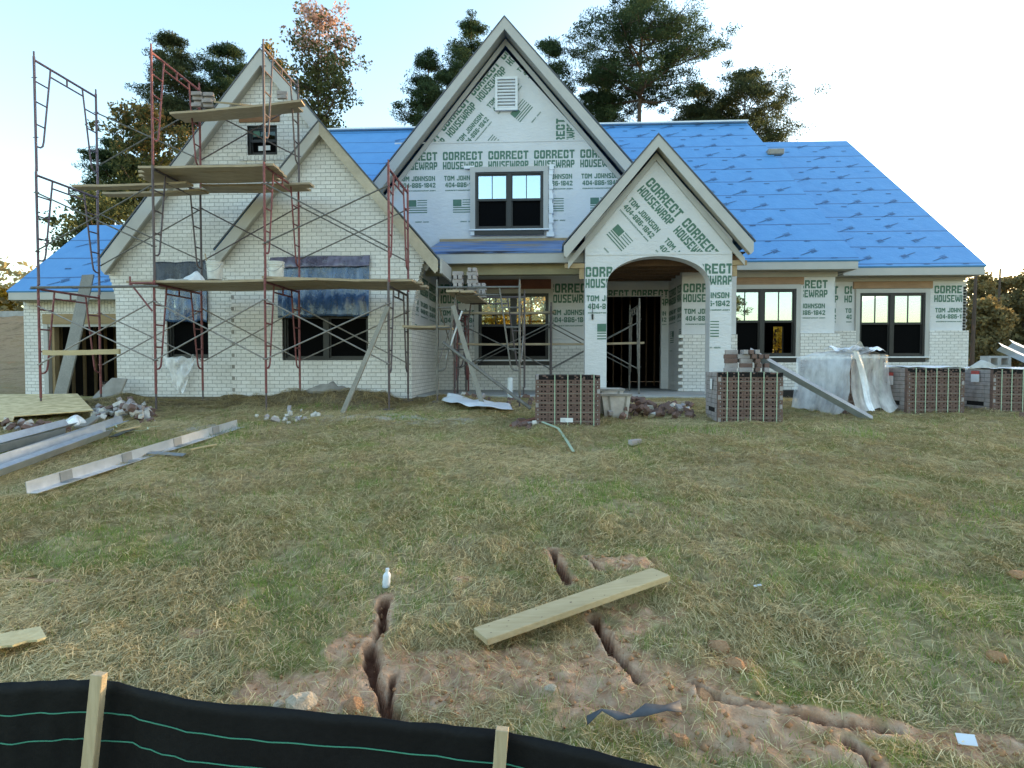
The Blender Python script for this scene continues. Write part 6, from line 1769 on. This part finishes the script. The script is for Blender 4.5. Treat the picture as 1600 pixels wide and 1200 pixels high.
# ================================================================== TREES
def leaf_cloud(centers, radii, per, size, aspect, rng, flat=.7):
    """many leaf-sized faces spread through each clump"""
    C, Rr = np.array(centers), np.array(radii)
    k = np.repeat(np.arange(len(C)), per); n = len(k)
    d = rng.normal(0, 1, (n, 3)); d /= np.linalg.norm(d, axis=1)[:, None]
    r = rng.random(n) ** .5
    P = C[k] + d * (r * Rr[k])[:, None] * np.array([1, 1, flat])
    a = rng.normal(0, 1, (n, 3)); a /= np.linalg.norm(a, axis=1)[:, None]
    bvec = np.cross(a, rng.normal(0, 1, (n, 3))); bvec /= np.linalg.norm(bvec, axis=1)[:, None]
    s = size * rng.uniform(.6, 1.4, n)[:, None]
    a = a * s * .5; bvec = bvec * s * .5 * aspect
    V = np.stack([P - a, P + bvec, P + a, P - bvec], 1).reshape(-1, 3)
    F = np.arange(n * 4).reshape(-1, 4)
    ct = rng.random(len(C))
    tint = np.clip(.55 * ct[k] + .45 * rng.random(n), 0, 1)
    return V, F, np.repeat(tint, 4)
def crown(name, V, F, tint, mats, parent, midx=None):
    me = bpy.data.meshes.new(name); fill_mesh(me, V, F)
    at = me.attributes.new('tint', 'FLOAT', 'POINT'); at.data.foreach_set('value', tint.astype(np.float32))
    for m_ in (mats if isinstance(mats, (list, tuple)) else [mats]): me.materials.append(m_)
    if midx is not None: me.polygons.foreach_set('material_index', midx.astype(np.int32))
    o = bpy.data.objects.new(name, me); COL.objects.link(o); o.parent = parent; return o
def tree(name, label, px, py_top, Y, half_px, crown_from, leafm, seed, kind='pine', group='trees behind the house', n_limb=26, per=150, top_mat=None, size=.19, aspect=.22, trunk_r=.2, dens=1.0, lean=0):
    rng = np.random.default_rng(seed); R = random.Random(seed)
    top = W(px, py_top, Y); g = hz(top.x, Y)
    H = top.z - g; rad_ = abs(W(px + half_px, 300, Y).x - W(px, 300, Y).x)
    t = thing(name, label, 'tree', (top.x, Y, g - .1), 0, group)
    zc = max(.1, (W(px, crown_from, Y).z - g) / H)
    tr = MB()
    pts = []
    for k in range(9):
        f = k / 8; pts.append(Vector((.25 * math.sin(f * 3 + seed) * f + lean * f, .2 * math.cos(f * 2.3 + seed) * f, H * f * .98)))
    for k in range(8): tr.tube(pts[k], pts[k + 1], trunk_r * (1 - .88 * k / 8), 8, trunk_r * (1 - .88 * (k + 1) / 8), cap=False)
    def at_(f):
        f = min(max(f, 0), .999) * 8; k = int(f); return pts[k] + (pts[k + 1] - pts[k]) * (f - k)
    C, Rr = [], []
    if kind == 'pine': n_limb = int(n_limb * 1.45)
    for k in range(n_limb):
        u = (k + R.random()) / n_limb
        f = zc + (1 - zc) * u
        shape = (math.sin(math.pi * min(1, (u * .82 + .16))) ** .7) if kind == 'pine' else (math.sin(math.pi * (u * .8 + .14)) ** .6)
        L = rad_ * shape * R.uniform(.55, 1.1)
        a = k * 2.399 + R.uniform(-.5, .5); base = at_(f * (.97 if u > .9 else .94))
        up = R.uniform(.0, .35) if kind == 'pine' else R.uniform(.35, .9)
        tip = base + Vector((math.cos(a) * L, math.sin(a) * L, L * up))
        midp = base + (tip - base) * .5 + Vector((0, 0, -.05 * L))
        r0 = trunk_r * (.10 + .22 * (1 - u))
        tr.tube(base, midp, r0, 5, r0 * .7, cap=False); tr.tube(midp, tip, r0 * .7, 5, r0 * .25, cap=False)
        nb = 4 + int(L * 2.2)
        for j in range(nb):
            s = R.uniform(.45, 1.05) if kind == 'pine' else R.uniform(.2, 1.05)
            c = base + (tip - base) * s + Vector((R.gauss(0, .20 * L), R.gauss(0, .20 * L), R.gauss(.1, (.09 if kind == 'pine' else .16) * L)))
            if j % 2 == 0: tr.tube(base + (tip - base) * (s * .8), c, r0 * .3, 4, r0 * .12, cap=False)
            C.append(c); Rr.append(R.uniform(.27, .64) * (1 + rad_ * .11))
    for k in range(4): C.append(at_(.96 + .01 * k) + Vector((R.gauss(0, .25), R.gauss(0, .25), R.uniform(-.3, .1)))); Rr.append(R.uniform(.25, .45))
    V, F, tint = leaf_cloud(C, Rr, max(8, int(per * dens)), size, aspect, rng, .5 if kind == 'pine' else .75)
    zc_ = V.reshape(-1, 4, 3).mean(1)[:, 2]
    mats = [M[leafm]]; midx = None
    if top_mat:
        mats.append(M[top_mat[0]]); f = np.clip((zc_ / H - top_mat[1]) / top_mat[2], 0, 1); midx = (rng.random(len(zc_)) < f).astype(int)
    tr.build('trunk', M['bark'], t, local=True)
    crown('crown', V, F, tint, mats, t, midx)
    return t
TR = [
    ('pine_tree', 'tall thin pine with an open crown left of the big brick gable', 277, 38, 37, 44, 180, 'needle_warm', 1, dict(n_limb=26)),
    ('pine_tree', 'dense dark pine right behind the peak of the big brick gable', 362, 52, 38, 48, 200, 'needle', 2, dict(n_limb=30)),
    ('sweetgum_tree', 'slender broadleaf tree with a pink sunlit top behind the brick gable', 500, -2, 36, 66, 200, 'olive', 3, dict(kind='leaf', n_limb=36, top_mat=('pinkleaf', .80, .18), size=.19, aspect=.6, per=36)),
    ('oak_tree', 'broad tree with a golden top left of the scaffold', 225, 160, 34, 60, 330, 'olive', 4, dict(kind='leaf', n_limb=34, top_mat=('gold_dull', .72, .4), size=.19, aspect=.6, per=60)),
    ('pine_tree', 'short dark pine left of the golden topped tree', 170, 205, 35, 42, 320, 'needle', 5, dict(n_limb=20)),
    ('oak_tree', 'low round bushy tree behind the garage roof', 150, 308, 30, 58, 420, 'olive', 6, dict(kind='leaf', n_limb=24, size=.18, aspect=.6, per=60)),
    ('oak_tree', 'yellow green tree filling the gap beside the big gable peak', 432, 80, 40, 40, 230, 'olive', 26, dict(kind='leaf', n_limb=24, top_mat=('gold_dull', .6, .8), size=.19, aspect=.6, per=55)),
    ('pine_tree', 'dark pine left of the tall wrapped gable', 672, 66, 37, 46, 240, 'needle', 7, dict(n_limb=28)),
    ('pine_tree', 'highest dark pine just left of the tall gable peak', 742, 8, 39, 62, 230, 'needle', 8, dict(n_limb=36)),
    ('pine_tree', 'dark pine filling in low between the two pines left of the tall gable', 705, 88, 41, 50, 250, 'needle', 17, dict(n_limb=30)),
    ('pine_tree', 'narrow pine just right of the tall gable peak', 862, 42, 38, 44, 240, 'needle', 9, dict(n_limb=28)),
    ('pine_tree', 'tallest broad pine with a bare lower trunk right of the tall gable', 1003, -40, 37, 112, 120, 'needle', 10, dict(n_limb=30, per=150, trunk_r=.28)),
    ('pine_tree', 'low dense pine filling in below the tallest one', 930, 95, 40, 52, 240, 'needle', 11, dict(n_limb=28)),
    ('pine_tree', 'round crowned pine at the right end of the main ridge', 1160, 95, 40, 84, 225, 'needle_warm', 12, dict(n_limb=34, dens=.8)),
    ('pine_tree', 'dull green pine between the tallest pine and the right one', 1092, 118, 42, 48, 230, 'needle_warm', 13, dict(n_limb=26)),
]
for nm, lb, px, py, Y, hw, cf, lm, sd_, kw in TR: tree(nm, lb, px, py, Y, hw, cf, lm, sd_, **kw)
# backlit trees right of the house
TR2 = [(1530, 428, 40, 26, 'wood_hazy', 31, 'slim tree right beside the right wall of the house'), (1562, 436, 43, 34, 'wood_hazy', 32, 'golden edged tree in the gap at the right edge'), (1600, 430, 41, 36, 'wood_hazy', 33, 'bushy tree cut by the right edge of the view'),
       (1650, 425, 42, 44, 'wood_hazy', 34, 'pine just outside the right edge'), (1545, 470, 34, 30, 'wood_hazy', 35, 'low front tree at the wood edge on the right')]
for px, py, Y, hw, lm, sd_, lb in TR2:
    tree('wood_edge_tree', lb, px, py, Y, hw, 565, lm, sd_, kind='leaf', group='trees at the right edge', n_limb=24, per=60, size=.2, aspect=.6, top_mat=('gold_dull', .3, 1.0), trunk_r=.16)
p0 = W(1522, 500, 30)
for px, Y, lb in ((1521, 24, 'straight bare grey trunk close to the right wall of the house'), (1560, 36, 'thin bare trunk standing in the wood edge')):
    p = W(px, 420, Y); g = hz(p.x, Y); b = MB(); b.tube((p.x, Y, g - .2), (p.x + .1, Y, p.z), .085, 8, .05); o = own_origin(b.build('bare_trunk', M['bark'])); tag(o, lb, 'tree')
# golden trees behind, seen through the house
for k, (px, Y, hw, lb) in enumerate([(770, 31, 60, 'left golden maple seen through the porch window'), (850, 33, 70, 'right golden maple seen through the porch window'), (1215, 32, 60, 'golden maple seen through the window right of the arch')]):
    tree('maple_tree', lb, px, 330, Y, hw, 590, 'gold_bright', 50 + k, kind='leaf', group='golden maples behind the house', n_limb=30, per=60, size=.19, aspect=.6)
p = tree('maple_tree', 'small pale yellow tree far left beyond the graded bank', 6, 455, 42, 22, 520, 'gold', 60, kind='leaf', group='trees at the left edge', n_limb=16, per=55, size=.19, aspect=.6)
# trees across the lane behind the viewer, mirrored in the window panes
for k, (x, y, h, r, lm, lb) in enumerate([(15.5, -20, 8.5, 2.0, 'olive', 'open crowned tree across the lane behind the viewer, the nearer one'), (36, -21, 7.5, 3.4, 'olive', 'dense low tree across the lane behind the viewer, furthest right'), (2.5, -24, 13.5, 2.2, 'gold_dull', 'tall autumn tree across the lane behind the viewer')]):
    rng = np.random.default_rng(90 + k); R = random.Random(90 + k); g = hz(x, y)
    t = thing('street_tree', lb, 'tree', (x, y, g), 0, 'trees across the lane'); b = MB(); b.tube((0, 0, 0), (.2, 0, h * .9), .14, 8, .03, cap=False); C, Rr = [], []
    for j in range(26):
        a, u = R.uniform(0, 6.28), R.random(); z = h * (.35 + .6 * u); L = r * (1 - .6 * u) * R.uniform(.4, 1); tip = Vector((L * math.cos(a), L * math.sin(a), z + .4 * L)); b.tube((0, 0, z), tip, .04, 5, .01, cap=False)
        for q in range(3): C.append(Vector((0, 0, z)).lerp(tip, R.uniform(.4, 1.1)) + Vector((R.gauss(0, .2), R.gauss(0, .2), R.gauss(0, .2)))); Rr.append(R.uniform(.3, .6))
    b.build('trunk', M['bark'], t, local=True); V, F, tint = leaf_cloud(C, Rr, 50, .2, .6, rng); crown('crown', V, F, tint, M[lm], t)
# distant wood all round, one mass; unseen right end kept tall to block the sun
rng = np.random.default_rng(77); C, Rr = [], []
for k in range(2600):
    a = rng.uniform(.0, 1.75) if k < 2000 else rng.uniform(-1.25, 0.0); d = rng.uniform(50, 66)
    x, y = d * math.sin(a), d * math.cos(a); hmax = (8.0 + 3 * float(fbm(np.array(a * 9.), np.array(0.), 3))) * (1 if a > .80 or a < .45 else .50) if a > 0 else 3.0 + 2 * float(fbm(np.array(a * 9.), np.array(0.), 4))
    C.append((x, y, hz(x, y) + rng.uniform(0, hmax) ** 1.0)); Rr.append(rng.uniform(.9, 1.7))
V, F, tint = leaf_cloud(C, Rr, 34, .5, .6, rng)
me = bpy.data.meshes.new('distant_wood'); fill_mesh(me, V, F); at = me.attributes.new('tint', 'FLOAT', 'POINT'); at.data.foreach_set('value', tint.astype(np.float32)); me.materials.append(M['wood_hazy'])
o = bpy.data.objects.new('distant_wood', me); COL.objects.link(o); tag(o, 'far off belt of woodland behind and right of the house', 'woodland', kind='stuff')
# pale retaining strip on the bank left of the garage
b = MB(); a, c_ = W(-120, 492, 30), W(46, 494, 30)
b.box(a.x - 6, c_.x + .3, 30, 30.3, W(20, 503, 30).z, W(20, 486, 30).z); tag(own_origin(b.build('retaining_wall', M['concrete'])), 'long pale grey wall on top of the graded bank at the left', 'wall')

# crumbs of dry clay lying on the bare patches
rng = np.random.default_rng(5); X = rng.uniform(-4.5, 4.5, 60000); Y = rng.uniform(2.1, 6.2, 60000)
k = (rng.random(60000) < clay_mask(X, Y) * .22); X, Y = X[k], Y[k]; n = len(X)
ico = np.array([(1, 0, 0), (-1, 0, 0), (0, 1, 0), (0, -1, 0), (0, 0, 1), (0, 0, -1)], float); icf = np.array([(0, 2, 4), (2, 1, 4), (1, 3, 4), (3, 0, 4), (2, 0, 5), (1, 2, 5), (3, 1, 5), (0, 3, 5)])
sz = .004 + .016 * rng.random(n) ** 4
V = ico[None] * sz[:, None, None] * rng.uniform(.6, 1.3, (n, 6, 1)); V += np.stack([X, Y, height(X, Y) + sz * .3], -1)[:, None, :]
F = (np.arange(n)[:, None, None] * 6 + icf[None]).reshape(-1, 3)
me = bpy.data.meshes.new('clay_crumbs'); fill_mesh(me, V.reshape(-1, 3), F); me.materials.append(M['clod'])
o = bpy.data.objects.new('clay_crumbs', me); COL.objects.link(o); tag(o, 'small crumbs of dry reddish clay on the bare patches in the foreground', 'soil crumbs', kind='stuff')
